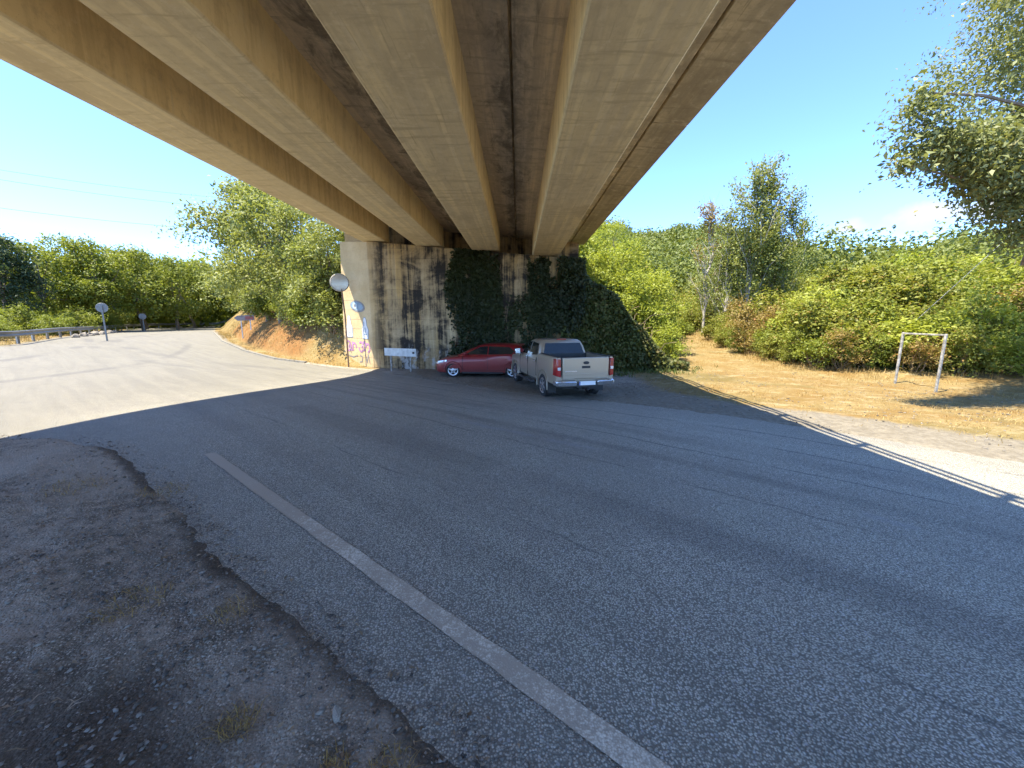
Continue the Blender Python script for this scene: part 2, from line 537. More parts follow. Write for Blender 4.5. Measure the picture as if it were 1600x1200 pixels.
    base = t.mix(t.math('MULTIPLY', tm, t.math('MULTIPLY', t.ramp(t.noise(p, .3, 4), .42, .60), .42)), base, (.075, .072, .070))
    h = t.math('ADD', t.math('MULTIPLY', vd, -.8), t.math('MULTIPLY', fine, .5))
    t.out(t.bsdf(base, t.math('ADD', .62, t.math('MULTIPLY', fine, .25)), bump=t.bump(h, 1.0, .010), spec=.42))
    return m


def build_paint_mat():
    m, t = new_mat('road_paint')
    p = t.pos()
    n = t.noise(p, 2.2, 5, .7); f = t.noise(p, 40, 3, .75); vd = t.voro(p, 95)
    wear = t.ramp(t.math('ADD', t.math('MULTIPLY', n, .55), t.math('ADD', t.math('MULTIPLY', f, .55), t.math('MULTIPLY', vd, .22))), .46, .74)
    far = t.ramp(t.sep(p)[0], -1.0, -3.6)                    # the far end of the line is worn away
    crk = t.ramp(t.voro(p, 5.5, 'DISTANCE_TO_EDGE'), .045, .012)
    wear = t.math('ADD', t.math('ADD', wear, t.math('MULTIPLY', crk, .35)), t.math('MULTIPLY', far, .80), clamp=True)
    c = t.mix(t.math('ADD', t.math('MULTIPLY', wear, .90), .06), (.70, .655, .53), (.33, .285, .22))
    t.out(t.bsdf(c, .7, bump=t.bump(t.math('MULTIPLY', vd, -.8), .5, .006), spec=.3))
    return m


M = {}
M['ground'] = build_ground_mat(); M['asphalt'] = build_asphalt_mat(); M['line'] = build_paint_mat()

rr = [.22]
while rr[-1] < 5000:
    rr.append(rr[-1] * (1.024 if rr[-1] < 50 else 1.05))
rr = np.array(rr)
aa = np.radians(np.concatenate([np.arange(-78, 66, .34), np.arange(66, 282, 2.0)]))
NR, NA = len(rr), len(aa)
GX = np.outer(rr, np.sin(aa)); GY = np.outer(rr, np.cos(aa))
ROAD_SD = sdist(GX, GY, ROAD)
ZB = zbase(GX, GY)
edge_n = (fbm(GX * 1.7, GY * 1.7, 11, 4) - .5) * .16 + (fbm(GX * 9, GY * 9, 12, 3) - .5) * .10
sd_n = ROAD_SD + edge_n * np.where(GX < -7, 1.4, 1.0)
near = 1 - sstep(np.hypot(GX, GY), 14, 30)
lump = (fbm(GX * 2.2, GY * 2.2, 3, 5) - .45) * .10 + (fbm(GX * 14, GY * 14, 4, 3) - .5) * .030 * near
ZZ = zt(GX, GY)
outside = sstep(-sd_n, -.08, .30)
GZ = ZZ + np.where(ROAD_SD > 6, -.12, -.085 + outside * .105) + lump * outside * (.35 + .65 * sstep(-sd_n, 0, 1.2))
# a shallow worn patch of dirt on the left fades out on the junction
idx = np.arange(NR * NA).reshape(NR, NA)
Q = np.stack([idx[:-1, :], np.roll(idx, -1, 1)[:-1, :], np.roll(idx, -1, 1)[1:, :], idx[1:, :]], -1).reshape(-1, 4)[:, ::-1]
fb = fbm(GX * .5, GY * .5, 21, 4) - .5
sdB = sdist(GX, GY, BANK); sdS = sdist(GX, GY, SLOPE)
rad = np.hypot(GX, GY)
right = sstep(GX * .6 + GY * .8, 8.6, 11.2) * sstep(GX, .5, 5.0)
a_pale = sstep(GX * .6 + GY * .8, 7.5, 9.0) * sstep(GX, -7, -3) * (1 - sstep(-ROAD_SD, 1.4, 4.0 + GX * .12))
a_pale = np.maximum(a_pale, (1 - sstep(-ROAD_SD, .8, 2.2)) * sstep(-GX, 9, 14) * .8)
a_pale = np.maximum(a_pale, np.maximum(sstep(-GX, 7.0, 9.0) * sstep(6 - GY, 0, 3), sstep(-GY, 5.0, 7.5)))  # unseen ground behind and beside the camera, paled to bounce sunlight under the bridge
a_dry = np.clip(right * sstep(-ROAD_SD, .8, 3.0) * 1.1 + fb * .5, 0, 1) * sstep(GX, 2.5, 6.5)
a_dry = np.maximum(a_dry, sstep(-GX, 5.5, 8.0) * sstep(-ROAD_SD, .2, .9) * (GY > 8))
a_soil = .62 * sstep(sdB, -.4, .6) * sstep(-GX, 9.5, 12.5) * (1 - sstep(sdB, 3.0, 6.0)) * (GY < 40)
a_green = np.maximum(sstep(sdS, .2, 2.2), np.maximum(sstep(sdB, 3.5, 6.5), sstep(sdB, -.3, 1.0) * sstep(GX, 1.5, 4)))
a_green = np.maximum(a_green, sstep(-ROAD_SD, 4, 8) * sstep(-GX, 20, 26))
a_green = np.maximum(a_green, sstep(rad, 60, 90))
a_hum = (1 - sstep(np.abs(sd_n + .12), .02, .34)) * (GX > -6) * (.35 + .75 * fbm(GX * 2.6, GY * 2.6, 79, 4))
a_hum = np.clip(np.maximum(a_hum, (.70 + .9 * (fbm(GX * 1.1, GY * 1.1, 78, 4) - .5)) * (1 - sstep(np.hypot((GX + 1.9) / 1.5, (GY - 1.1) / .95), .15, 1.3))) + (fbm(GX * 1.6, GY * 1.6, 77, 4) - .5) * .8 * (a_hum > 0.05), 0, 1)
gm = np_mesh('ground', np.stack([GX, GY, GZ], -1).reshape(-1, 3), Q,
             dict(humus=a_hum.ravel(), dry=a_dry.ravel(), pale=a_pale.ravel(), soil=a_soil.ravel(), green=a_green.ravel()), smooth=True)
# close the small hole under the camera
tag(link('ground', gm, M['ground']), kind='structure')
hole = np_mesh('ground_centre', np.stack([GX[0], GY[0], GZ[0]], -1), np.arange(NA)[None, :])
keep = (ROAD_SD > -.42)
qk = keep.ravel()[Q].any(1)
used = np.unique(Q[qk]); rem = np.full(NR * NA, -1); rem[used] = np.arange(len(used))
a_dust_or_lit = np.clip(sstep(-GX, 4.5, 9.0) * .95 + (1 - sstep(ROAD_SD, .1, 1.3)) * .35, 0, 1)  # tones down the sunlit left junction, fainter along the dusty edges
road_V = np.stack([GX, GY, ZB], -1).reshape(-1, 3)[used]
tag(link('road', np_mesh('road', road_V, rem[Q[qk]], dict(dust_or_lit=a_dust_or_lit.ravel()[used]), smooth=True), M['asphalt']), kind='structure')
tag(link('ground', hole, M['ground']), kind='structure')


def ribbon(name, pts, width, mat, lift=.006, step=.12):
    """a painted strip draped on the road"""
    P = [np.array(pts[0], float)]
    for a, b in zip(pts[:-1], pts[1:]):
        a, b = np.array(a, float), np.array(b, float); n = max(1, int(np.linalg.norm(b - a) / step))
        P += [a + (b - a) * (i + 1) / n for i in range(n)]
    P = np.array(P); d = np.gradient(P, axis=0); d /= np.linalg.norm(d, axis=1)[:, None]
    nrm = np.stack([-d[:, 1], d[:, 0]], -1)
    cols = 5; V = []
    for k in range(cols):
        o = (k / (cols - 1) - .5) * width
        jit = (fbm(P[:, 0] * 9 + k, P[:, 1] * 9, 31, 3) - .5) * .022 if k in (0, cols - 1) else 0
        q = P + nrm * (o + jit)[:, None] if not np.isscalar(jit) else P + nrm * o
        V.append(np.column_stack([q, zbase(q[:, 0], q[:, 1]) + lift]))
    V = np.stack(V, 1); n = len(P)
    ii = np.arange(n * cols).reshape(n, cols)
    F = np.stack([ii[:-1, :-1], ii[:-1, 1:], ii[1:, 1:], ii[1:, :-1]], -1).reshape(-1, 4)
    return link(name, np_mesh(name, V.reshape(-1, 3), F, smooth=True), mat)


tag(ribbon('edge_line', [(9.0, -5.05), (.57, 1.26), (-3.98, 4.67)], .125, M['line']), kind='structure')

# ------------------------------------------------------------------ the bridge
def build_concrete(name, tan, grey, dark, kind):
    m, t = new_mat(name)
    p = t.pos(); x, y, z = t.sep(p); nz = t.math('ABSOLUTE', t.sep(t.normal())[2])
    big = t.noise(p, .45, 5, .6)
    alongn = t.noise(t.scale(p, 9, .55, 9), 1.0, 6, .65)              # board marks along the beam
    rip = t.noise(t.scale(p, .9, 6.5, .9), 1.0, 5, .65, .6)           # ripples across it
    vert = t.noise(t.scale(p, 2.4, 3.6, .22), 1.0, 6, .7)             # runs down the webs
    fine = t.noise(p, 30, 4, .7)
    flat = t.ramp(nz, .5, .8)
    c = t.mix(t.ramp(big, .3, .7), tan, t.mix(.5, tan, grey))
    cb = t.mix(t.math('MULTIPLY', t.ramp(alongn, .45, .68), .75), c, grey)
    hair = t.noise(t.scale(p, 22, .9, 22), 1.0, 4, .7)
    cb = t.mix(t.math('MULTIPLY', t.ramp(hair, .56, .72), .55), cb, dark)
    cb = t.mix(t.math('MULTIPLY', t.ramp(rip, .52, .68), .50), cb, dark)
    brd = t.noise(t.comb(t.math('MULTIPLY', x, 5.5), t.math('MULTIPLY', y, .05), 0), 1.0, 2, .5)
    cb = t.mix(t.math('MULTIPLY', t.ramp(brd, .42, .52), .42), cb, t.mix(.5, grey, dark))
    stain = t.noise(t.scale(p, .8, .35, .8), 1.0, 6, .7)
    cb = t.mix(t.math('MULTIPLY', t.ramp(stain, .48, .66), .72), cb, t.mix(.6, grey, dark))
    cw = t.mix(t.math('MULTIPLY', t.ramp(vert, .44, .66), .72), c, t.mix(.55, tan, dark))
    cw = t.mix(t.math('MULTIPLY', t.ramp(t.noise(t.scale(p, 5, 8, .5), 1.0, 4, .7), .60, .74), .5), cw, t.mix(.4, grey, (.5, .45, .36)))
    col = t.mix(flat, cw, cb)
    if kind == 'soffit':
        # damp black mould beside the joints between the beams
        d = None
        for j in (-5.4, -2.8, -.13, 2.55):
            q = t.math('ABSOLUTE', t.math('SUBTRACT', x, j)); d = q if d is None else t.math('MINIMUM', d, q)
        nn = t.noise(t.scale(p, 2.2, 1.1, 2.2), 1.0, 6, .72, .5)
        mo = t.ramp(t.math('ADD', t.math('MULTIPLY', nn, 1.35), t.math('MULTIPLY', d, -.45)), .46, .74)
        left = t.ramp(x, .2, -.3)
        col = t.mix(t.math('MULTIPLY', mo, t.math('ADD', .36, t.math('MULTIPLY', left, .26))), col, (.045, .038, .030))
    mott = t.noise(p, 5.5, 8, .72)
    col = t.mix(t.math('MULTIPLY', t.ramp(mott, .50, .66), .42), col, t.mix(.6, grey, dark))
    col = t.mix(t.math('MULTIPLY', t.ramp(mott, .46, .34), .30), col, (.86, .74, .50))
    pits = t.ramp(t.voro(p, 16), .10, .04)
    col = t.mix(t.math('MULTIPLY', pits, .5), col, dark)
    h = t.math('ADD', t.math('MULTIPLY', alongn, .6), t.math('MULTIPLY', fine, .25))
    t.out(t.bsdf(col, .85, bump=t.bump(h, .35, .02), spec=.25))
    return m


M['beam'] = build_concrete('beam_concrete', (.82, .66, .36), (.74, .62, .40), (.38, .275, .14), 'beam')
M['soffit'] = build_concrete('deck_concrete', (.78, .63, .39), (.66, .55, .38), (.24, .18, .11), 'soffit')
M['edge'] = build_concrete('edge_concrete', (.60, .48, .29), (.50, .42, .28), (.18, .13, .08), 'edge')
M['steel'] = simple_mat('galvanised_steel', (.42, .43, .44), .45, .75, var=.15)

SL = -.083
def zbot(x): return 5.21 + SL * (x - 1.25)            # underside of the beams
WEB = .95
Y0, Y1 = -7.0, 18.95  # near end cut short behind the camera to let sky light in
bridge = empty('bridge', (0, 18.5, 0), 0, 'concrete beam bridge passing overhead on a stained abutment', 'bridge')


def part(o):
    """parent a part built in world coordinates to the bridge"""
    o.parent = bridge; o.matrix_parent_inverse = Matrix.Translation((0, -18.5, 0))
    return o


JOINT = [-5.40, -2.80, -.13, 2.55]
for x0, x1 in ((-7.22, -6.12), (-4.72, -3.54), (-2.14, -.88), (.64, 1.86)):
    b = MB(); zb = zbot((x0 + x1) / 2); n = 24
    top0, top1 = zb + WEB + SL * (x0 - (x0 + x1) / 2) + .02, zb + WEB + SL * (x1 - (x0 + x1) / 2) + .02
    c = .025
    rings = []
    for i in range(n + 1):
        y = Y0 + (Y1 - Y0) * i / n
        rings.append([(x0 + c, y, zb), (x1 - c, y, zb), (x1, y, zb + c), (x1, y, top1), (x0, y, top0), (x0, y, zb + c)])
    b.loft(rings)
    part(b.build('girder', M['beam']))
xs = [-9.4] + JOINT
for i in range(4):
    xa, xb = xs[i] + (.022 if i else 0), xs[i + 1] - .022
    za, zc = zbot(xa) + WEB, zbot(xb) + WEB
    b = MB()
    b.hexa([(xa, Y0, za), (xb, Y0, zc), (xb, 19.74, zc), (xa, 19.74, za), (xa, Y0, za + .2), (xb, Y0, zc + .2), (xb, 19.74, zc + .2), (xa, 19.74, za + .2)])
    part(b.build('flange_slab', M['soffit'], bevel=.012))
za, zc = zbot(-9.38) + WEB + .205, zbot(3.18) + WEB + .205
b = MB(); b.hexa([(-9.38, Y0, za), (3.18, Y0, zc), (3.18, 22, zc), (-9.38, 22, za), (-9.38, Y0, za + .2), (3.18, Y0, zc + .2), (3.18, 22, zc + .2), (-9.38, 22, za + .2)])
part(b.build('deck_slab', M['soffit']))
for k in range(9):                                        # edge units on the right, 3 m long
    ya, yb = 20.2 - 3.0 * (k + 1) + .012, 20.2 - 3.0 * k - .012
    x0, x1 = 2.585, 3.26; zl, zr = zbot(x0) + WEB + .02, zbot(x1) + WEB + .02
    prof = [(x0, zl), (x1 - .09, zr), (x1, zr - .01), (x1 + .01, zr + .50), (x1 - .22, zr + .52), (x1 - .23, zr + .18), (x0, zl + .18)]
    b = MB(); b.loft([[(x, ya, z) for x, z in prof], [(x, yb, z) for x, z in prof]])
    part(b.build('edge_unit', M['edge'], bevel=.012))
b = MB(); zl = zbot(-9.4) + WEB
b.box(-9.55, -9.25, Y0, 20, zl, zl + .62); part(b.build('parapet', M['edge'], bevel=.02))
ztop = zbot(3.2) + WEB + .54
for k in range(13):
    y = 19.2 - 2.0 * k
    b = MB(); b.box(3.09, 3.17, y - .05, y + .05, ztop - .02, ztop + 1.05); b.box(3.05, 3.21, y - .1, y + .1, ztop - .02, ztop + .02)
    part(b.build('railing_post', M['steel']))
for hz in (.62, 1.02):
    b = MB(); b.tube([(3.13, Y0, ztop + hz), (3.13, 20, ztop + hz)], .045, 8)
    part(b.build('railing_rail', M['steel'], smooth=True))

# ------------------------------------------------------------------ the abutment
def build_abutment_mat():
    m, t = new_mat('abutment_concrete')
    p = t.pos(); x, y, z = t.sep(p)
    tan = t.mix(t.ramp(t.noise(p, .8, 5, .6), .3, .7), (.46, .335, .17), (.58, .44, .25))
    fine = t.noise(p, 14, 5, .7)
    tan = t.mix(t.math('MULTIPLY', t.ramp(fine, .5, .72), .35), tan, (.27, .195, .105))
    runs = t.noise(t.scale(p, 2.3, 1, .10), 1.0, 7, .72, .2)
    thin = t.noise(t.scale(p, 9.0, 1, .35), 1.0, 5, .7)
    blot = t.noise(t.scale(p, .85, 1, 1.15), 1.0, 6, .70, .4)
    lift = t.math('FRACT', t.math('DIVIDE', z, .46))
    lines = t.ramp(lift, .12, .02)
    rowr = t.noise(t.comb(t.math('MULTIPLY', x, .9), 0, t.math('MULTIPLY', t.math('FLOOR', t.math('DIVIDE', z, .46)), 3.1)), 1.4, 3, .6)
    zone = t.ramp(x, -7.3, -6.2)
    d = t.math('ADD', t.math('MULTIPLY', runs, .78), t.math('ADD', t.math('MULTIPLY', blot, .55), t.math('ADD', t.math('MULTIPLY', thin, .22), t.math('MULTIPLY', rowr, .22))))
    dk = t.math('MULTIPLY', t.ramp(d, .825, .965), zone)
    dk2 = t.math('MULTIPLY', t.ramp(d, .67, .88), t.math('MULTIPLY', zone, .65))
    warm = t.ramp(t.noise(t.scale(p, 1.7, 1, .14), 1.0, 4, .6), .46, .62)
    c = t.mix(t.math('MULTIPLY', warm, t.math('MULTIPLY', zone, .7)), tan, (.56, .35, .11))
    c = t.mix(dk2, c, (.20, .145, .085))
    c = t.mix(dk, c, (.030, .026, .022))
    c = t.mix(t.math('MULTIPLY', lines, t.math('MULTIPLY', zone, .22)), c, (.07, .06, .045))
    # lime bloom low on the wall
    lb = t.noise(t.scale(p, 1.6, 1, .9), 1.0, 6, .75, .6)
    low = t.math('MULTIPLY', t.ramp(z, 1.9, .3), t.ramp(x, -6.9, -5.2))
    c = t.mix(t.math('MULTIPLY', t.ramp(t.math('ADD', lb, t.math('MULTIPLY', low, .22)), .66, .78), t.math('MULTIPLY', low, .85)), c, (.50, .48, .44))
    t.out(t.bsdf(c, .9, bump=t.bump(t.math('ADD', fine, t.math('MULTIPLY', lines, -1.0)), .4, .02), spec=.2))
    return m


M['abutment'] = build_abutment_mat()
abut = empty('abutment', (-2, 18.3, 0), 0, 'tall concrete abutment wall with black water stains and graffiti', 'abutment')


def apart(o):
    o.parent = abut; o.matrix_parent_inverse = Matrix.Translation((2, -18.3, 0))
    return o


def zshelf(x): return zbot(x) - .03
b = MB(); rings = []
for x in (-6.95, -5, -3, -1, 1, 2.95):
    rings.append([(x, 18.3, -.6), (x, 19.75, -.6), (x, 19.75, zshelf(x)), (x, 18.3, zshelf(x))])
b.loft(rings); apart(b.build('wall', M['abutment'], bevel=.02))
b = MB(); zl, zr = zbot(-8.6) + WEB + .20, zbot(2.95) + WEB + .20
b.hexa([(-8.6, 19.76, 4.5), (2.95, 19.76, 4.5), (2.95, 20.2, 4.5), (-8.6, 20.2, 4.5), (-8.6, 19.76, zl), (2.95, 19.76, zr), (2.95, 20.2, zr), (-8.6, 20.2, zl)])
apart(b.build('back_wall', M['abutment']))
WA, WB = (-6.955, 18.302), (-8.98, 19.62)
wd = (Vector((WB[0], WB[1], 0)) - Vector((WA[0], WA[1], 0))).normalized(); wnrm = Vector((wd.y, -wd.x, 0))
if wnrm.y > 0: wnrm = -wnrm
b = MB(); q = -wnrm * .9
b.hexa([(WA[0], WA[1], -.6), (WA[0] + q.x, WA[1] + q.y, -.6), (WB[0] + q.x, WB[1] + q.y, -.6), (WB[0], WB[1], -.6),
        (WA[0], WA[1], 5.86), (WA[0] + q.x, WA[1] + q.y, 5.86), (WB[0] + q.x - .02, WB[1] + q.y, 6.06), (WB[0] + .25, WB[1] - .16, 6.06)])
apart(b.build('wing_wall', M['abutment'], bevel=.025))


def on_wing(s, z, off=.006):
    """s metres along the wing wall from its fold, z up"""
    return Vector((WA[0], WA[1], 0)) + wd * s + wnrm * off + Vector((0, 0, z))


def wing_shape(name, pts, mat, off):
    me = bpy.data.meshes.new(name)
    v = [on_wing(s, z, off) for s, z in pts] + [on_wing(s, z, off - .004) for s, z in pts]
    n = len(pts)
    me.from_pydata(v, [], [tuple(range(n)), tuple(range(2 * n - 1, n - 1, -1))] + [(i, i + n, (i + 1) % n + n, (i + 1) % n) for i in range(n)])
    return apart(link(name, me, mat))


def wing_stroke(name, lines, w, mat, off):
    if len(lines) > 1:
        return [wing_stroke(name, [l], w, mat, off + .0006 * i) for i, l in enumerate(lines)]
    vs, fs = [], []
    for pts in lines:
        for (s0, z0), (s1, z1) in zip(pts[:-1], pts[1:]):
            d = Vector((s1 - s0, z1 - z0)); L = d.length or 1e-6; d /= L; nn = Vector((-d.y, d.x)) * w / 2; e = d * w * .4
            k = len(vs)
            off += .00005
            for a, bb in ((s0 - e.x - nn.x, z0 - e.y - nn.y), (s1 + e.x - nn.x, z1 + e.y - nn.y), (s1 + e.x + nn.x, z1 + e.y + nn.y), (s0 - e.x + nn.x, z0 - e.y + nn.y)):
                vs.append(on_wing(a, bb, off))
            fs.append((k, k + 1, k + 2, k + 3))
    me = bpy.data.meshes.new(name); me.from_pydata(vs, [], fs)
    return apart(link(name, me, mat))


M['spray_purple'] = simple_mat('purple_spray', (.33, .16, .27), .8, var=.35, scale=4)
M['spray_white'] = simple_mat('white_spray', (.62, .62, .60), .8, var=.12, scale=5)
M['spray_blue'] = simple_mat('blue_spray', (.20, .27, .32), .8, var=.25, scale=4)
M['spray_grey'] = simple_mat('grey_spray', (.20, .19, .18), .8, var=.25, scale=4)
ell = lambda cs, cz, rs, rz, n=28, tilt=0: [(cs + rs * math.cos(a) * math.cos(tilt) - rz * math.sin(a) * math.sin(tilt), cz + rs * math.cos(a) * math.sin(tilt) + rz * math.sin(a) * math.cos(tilt)) for a in [2 * math.pi * i / n for i in range(n)]]
o = wing_shape('graffiti', ell(1.02, 2.95, .58, .27, tilt=.16), M['spray_grey'], .010)
wing_shape('graffiti', ell(1.08, 2.97, .50, .20, tilt=.16), M['spray_blue'], .013)
wing_shape('graffiti', ell(1.22, 2.99, .17, .15), simple_mat('pale_blue_spray', (.42, .55, .62), .8), .016)
wing_shape('graffiti', ell(1.20, 2.99, .07, .08), M['spray_grey'], .019)
for cs, cz, k in ((1.78, 1.98, 1.05), (.52, 1.90, 1.0)):      # two pale bottle shapes
    pts = [(-.20, -.48), (.20, -.48), (.23, -.05), (.13, .14), (.10, .42), (.05, .50), (-.06, .49), (-.11, .38), (-.13, .12), (-.23, -.06)]
    wing_shape('graffiti', [(cs + a * k * 1.16, cz + c * k * 1.06) for a, c in pts], M['spray_blue'], .010)
    wing_shape('graffiti', [(cs + a * k, cz + c * k) for a, c in pts], M['spray_white'], .014)
    wing_stroke('graffiti', [[(cs - .08, cz - .28), (cs + .09, cz - .28)], [(cs - .02, cz + .02), (cs - .02, cz - .2)], [(cs + .06, cz + .3), (cs + .07, cz + .12)]], .05, M['spray_blue'], .018)
loop = lambda cs, cz, r, k, a0=0.0, a1=5.2: [(cs + r * math.cos(a0 + (a1 - a0) * i / 11), cz + r * k * math.sin(a0 + (a1 - a0) * i / 11)) for i in range(12)]
wing_stroke('graffiti', [loop(1.95, 1.02, .17, 1.4, .5), loop(1.72, 1.05, .13, 1.8, 2.4, 7.0), loop(1.48, .98, .16, 1.2, -1.0, 3.2), loop(.92, 1.0, .18, 1.3, 1.0, 6.0), loop(.66, 1.04, .12, 1.7, -2.0, 2.6), loop(.40, .96, .15, 1.3, .3, 4.6)], .085, M['spray_purple'], .010)
wing_stroke('graffiti', [loop(1.85, .98, .10, 1.2, 3.0, 7.5), loop(.80, .95, .09, 1.4, .2, 4.0)], .05, simple_mat('pink_spray', (.48, .30, .36), .8, var=.3, scale=4), .016)
wing_stroke('graffiti', [[(.62, .62), (.50, .25), (.40, .66), (.30, .22)], [(1.05, .58), (.86, .52), (.9, .28), (1.08, .25)], [(2.1, .55), (1.6, .48), (1.25, .56)]], .05, M['spray_grey'], .012)


# ------------------------------------------------------------------ plants
M['bark'] = simple_mat('bark', (.16, .13, .10), .9, var=.3, scale=9)
M['bark_pale'] = simple_mat('pale_bark', (.36, .33, .28), .9, var=.25, scale=9)
M['twig'] = simple_mat('twig', (.22, .16, .10), .9, var=.3, scale=9)
M['leaf_row'] = leaf_mat('leaf_mid_green', (.075, .115, .014), (.25, .285, .045), .34)
M['leaf_dark'] = leaf_mat('leaf_dark_green', (.018, .038, .016), (.055, .090, .036), .25)
M['leaf_grey'] = leaf_mat('leaf_grey_green', (.10, .135, .032), (.27, .295, .085), .34)
M['leaf_lime'] = leaf_mat('leaf_yellow_green', (.13, .18, .020), (.34, .375, .060), .38)
M['leaf_hedge'] = leaf_mat('leaf_hedge', (.085, .112, .016), (.265, .285, .050), .34, yellow=(.30, .18, .05))
M['leaf_rust'] = leaf_mat('leaf_dry_hedge', (.13, .10, .028), (.31, .235, .070), .3, yellow=(.30, .13, .05))
M['leaf_near'] = leaf_mat('leaf_near_tree', (.055, .088, .036), (.26, .29, .12), .28, yellow=(.22, .20, .05))
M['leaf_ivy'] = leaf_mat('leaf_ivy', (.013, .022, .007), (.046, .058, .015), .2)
M['leaf_bramble'] = leaf_mat('leaf_bramble', (.030, .046, .012), (.115, .13, .030), .22, yellow=(.16, .12, .04))
M['leaf_wood'] = leaf_mat('leaf_wood', (.065, .095, .020), (.19, .22, .048), .25)
M['straw'] = leaf_mat('dry_grass_blade', (.22, .135, .040), (.40, .29, .115), .2)
M['weed'] = leaf_mat('weed_leaf', (.045, .075, .018), (.12, .15, .04), .25)


def leaves(rng, C, size, nrm=None, tint=None, aspect=.55, spread=1.0, droop=0.0):
    """one folded-diamond leaf per centre; returns V, F, tint, tint2"""
    n = len(C)
    N = rng.normal(size=(n, 3)) * spread + (nrm if nrm is not None else np.array([0, 0, .6]))
    N /= np.linalg.norm(N, axis=1)[:, None] + 1e-9
    A = rng.normal(size=(n, 3)); A[:, 2] -= droop
    A -= N * (A * N).sum(1)[:, None]; A /= np.linalg.norm(A, axis=1)[:, None] + 1e-9
    B = np.cross(N, A)
    s = (np.asarray(size) * (.6 + .8 * rng.random(n)))[:, None]
    fold = .18 * s * N
    p0 = C - A * s * .5; p2 = C + A * s * .5
    p1 = C + B * s * aspect * .5 + fold - A * s * .05; p3 = C - B * s * aspect * .5 + fold - A * s * .05
    V = np.stack([p0, p1, p2, p3], 1).reshape(-1, 3)
    F = np.arange(4 * n).reshape(n, 4)
    t = np.clip((tint if tint is not None else .5) + rng.normal(size=n) * .14, 0, 1)
    return V, F, np.repeat(t, 4), np.repeat(rng.random(n), 4)


def leaf_mesh(name, parts):
    V = np.concatenate([p[0] for p in parts]); off = 0; Fs = []
    for p in parts:
        Fs.append(p[1] + off); off += len(p[0])
    return np_mesh(name, V, np.concatenate(Fs), dict(tint=np.concatenate([p[2] for p in parts]), tint2=np.concatenate([p[3] for p in parts])))


def crown(rng, blobs, n, size, clump=.34, per=26, hollow=.55, aspect=.55, droop=0.0):
    """leaf clumps spread over and through a set of ellipsoids (x,y,z,rx,ry,rz)"""
    blobs = np.array(blobs, float)
    w = (blobs[:, 3] * blobs[:, 4] + blobs[:, 4] * blobs[:, 5] + blobs[:, 3] * blobs[:, 5]); w /= w.sum()
    nc = max(1, n // per)
    bi = rng.choice(len(blobs), nc, p=w); b = blobs[bi]
    d = rng.normal(size=(nc, 3)); d /= np.linalg.norm(d, axis=1)[:, None]
    d[:, 2] = np.where((d[:, 2] < -.3) & (rng.random(nc) < .6), -d[:, 2], d[:, 2])
    r = hollow + (1 - hollow) * rng.random(nc) ** .6
    r *= 1 + .22 * rng.normal(size=nc) * (rng.random(nc) < .35)
    cc = b[:, :3] + d * b[:, 3:] * r[:, None]
    ct = .5 + rng.normal(size=nc) * .16
    k = rng.integers(per // 2, per * 3 // 2, nc)
    ci = np.repeat(np.arange(nc), k)
    sg = clump * (.6 + .8 * rng.random(nc))
    P = cc[ci] + rng.normal(size=(len(ci), 3)) * sg[ci][:, None] * np.array([1, 1, .75])
    nr = d[ci] * .7 + np.array([0, 0, .55])
    return leaves(rng, P, size * (.72 + .62 * rng.random(nc) ** 1.5)[ci], nr, ct[ci], aspect, .75, droop)


def limb(rng, a, b, r0, r1, n=5, wob=.08):
    a, b = np.array(a, float), np.array(b, float); L = np.linalg.norm(b - a)
    pts = []; rad = []
    for i in range(n + 1):
        t = i / n
        pts.append(tuple(a + (b - a) * t + (rng.normal(size=3) * wob * L * math.sin(math.pi * t)) + np.array([0, 0, .06 * L * math.sin(math.pi * t)])))
        rad.append(r0 + (r1 - r0) * t)
    return pts, rad


def trunk_mesh(name, rng, h, r, tips, fork=.35):
    mb = MB(); pts, rad = limb(rng, (0, 0, -.4), (rng.normal() * .15, rng.normal() * .15, h * fork), r, r * .7, 5, .03)
    mb.tube(pts, rad, 7); top = pts[-1]
    p2, r2 = limb(rng, top, (top[0] + rng.normal() * .3, top[1] + rng.normal() * .3, h * .86), r * .7, r * .12, 6, .03)
    mb.tube(p2, r2, 6)
    for tp in tips:
        k = rng.integers(0, 4); s = pts[-1] if rng.random() < .4 else p2[k]
        q, rr_ = limb(rng, s, tp, r * .38, r * .07, 5, .06); mb.tube(q, rr_, 5)
    return mb.mesh(name, fix=False)


def make_tree(name, crown_me, trunk_me, leafm, barkm):
    """prototype; placed by plant()"""
    if not crown_me.materials: crown_me.materials.append(leafm)
    if not trunk_me.materials: trunk_me.materials.append(barkm)
    return (name, crown_me, trunk_me)


def plant(proto, x, y, h, h0, rz, label, cat, group=None, sx=1.0, z=None, crown_name='crown', trunk_name='trunk', mat=None):
    name, cm, tm = proto
    o = empty(name, (x, y, zg(x, y) - .05 if z is None else z), rz, label, cat, group)
    s = h / h0; o.scale = (s * sx, s * sx, s)
    c = link(crown_name, cm, None, o)
    link(trunk_name, tm, None, o)
    if mat is not None:
        c.material_slots[0].link = 'OBJECT'; c.material_slots[0].material = mat
    return o


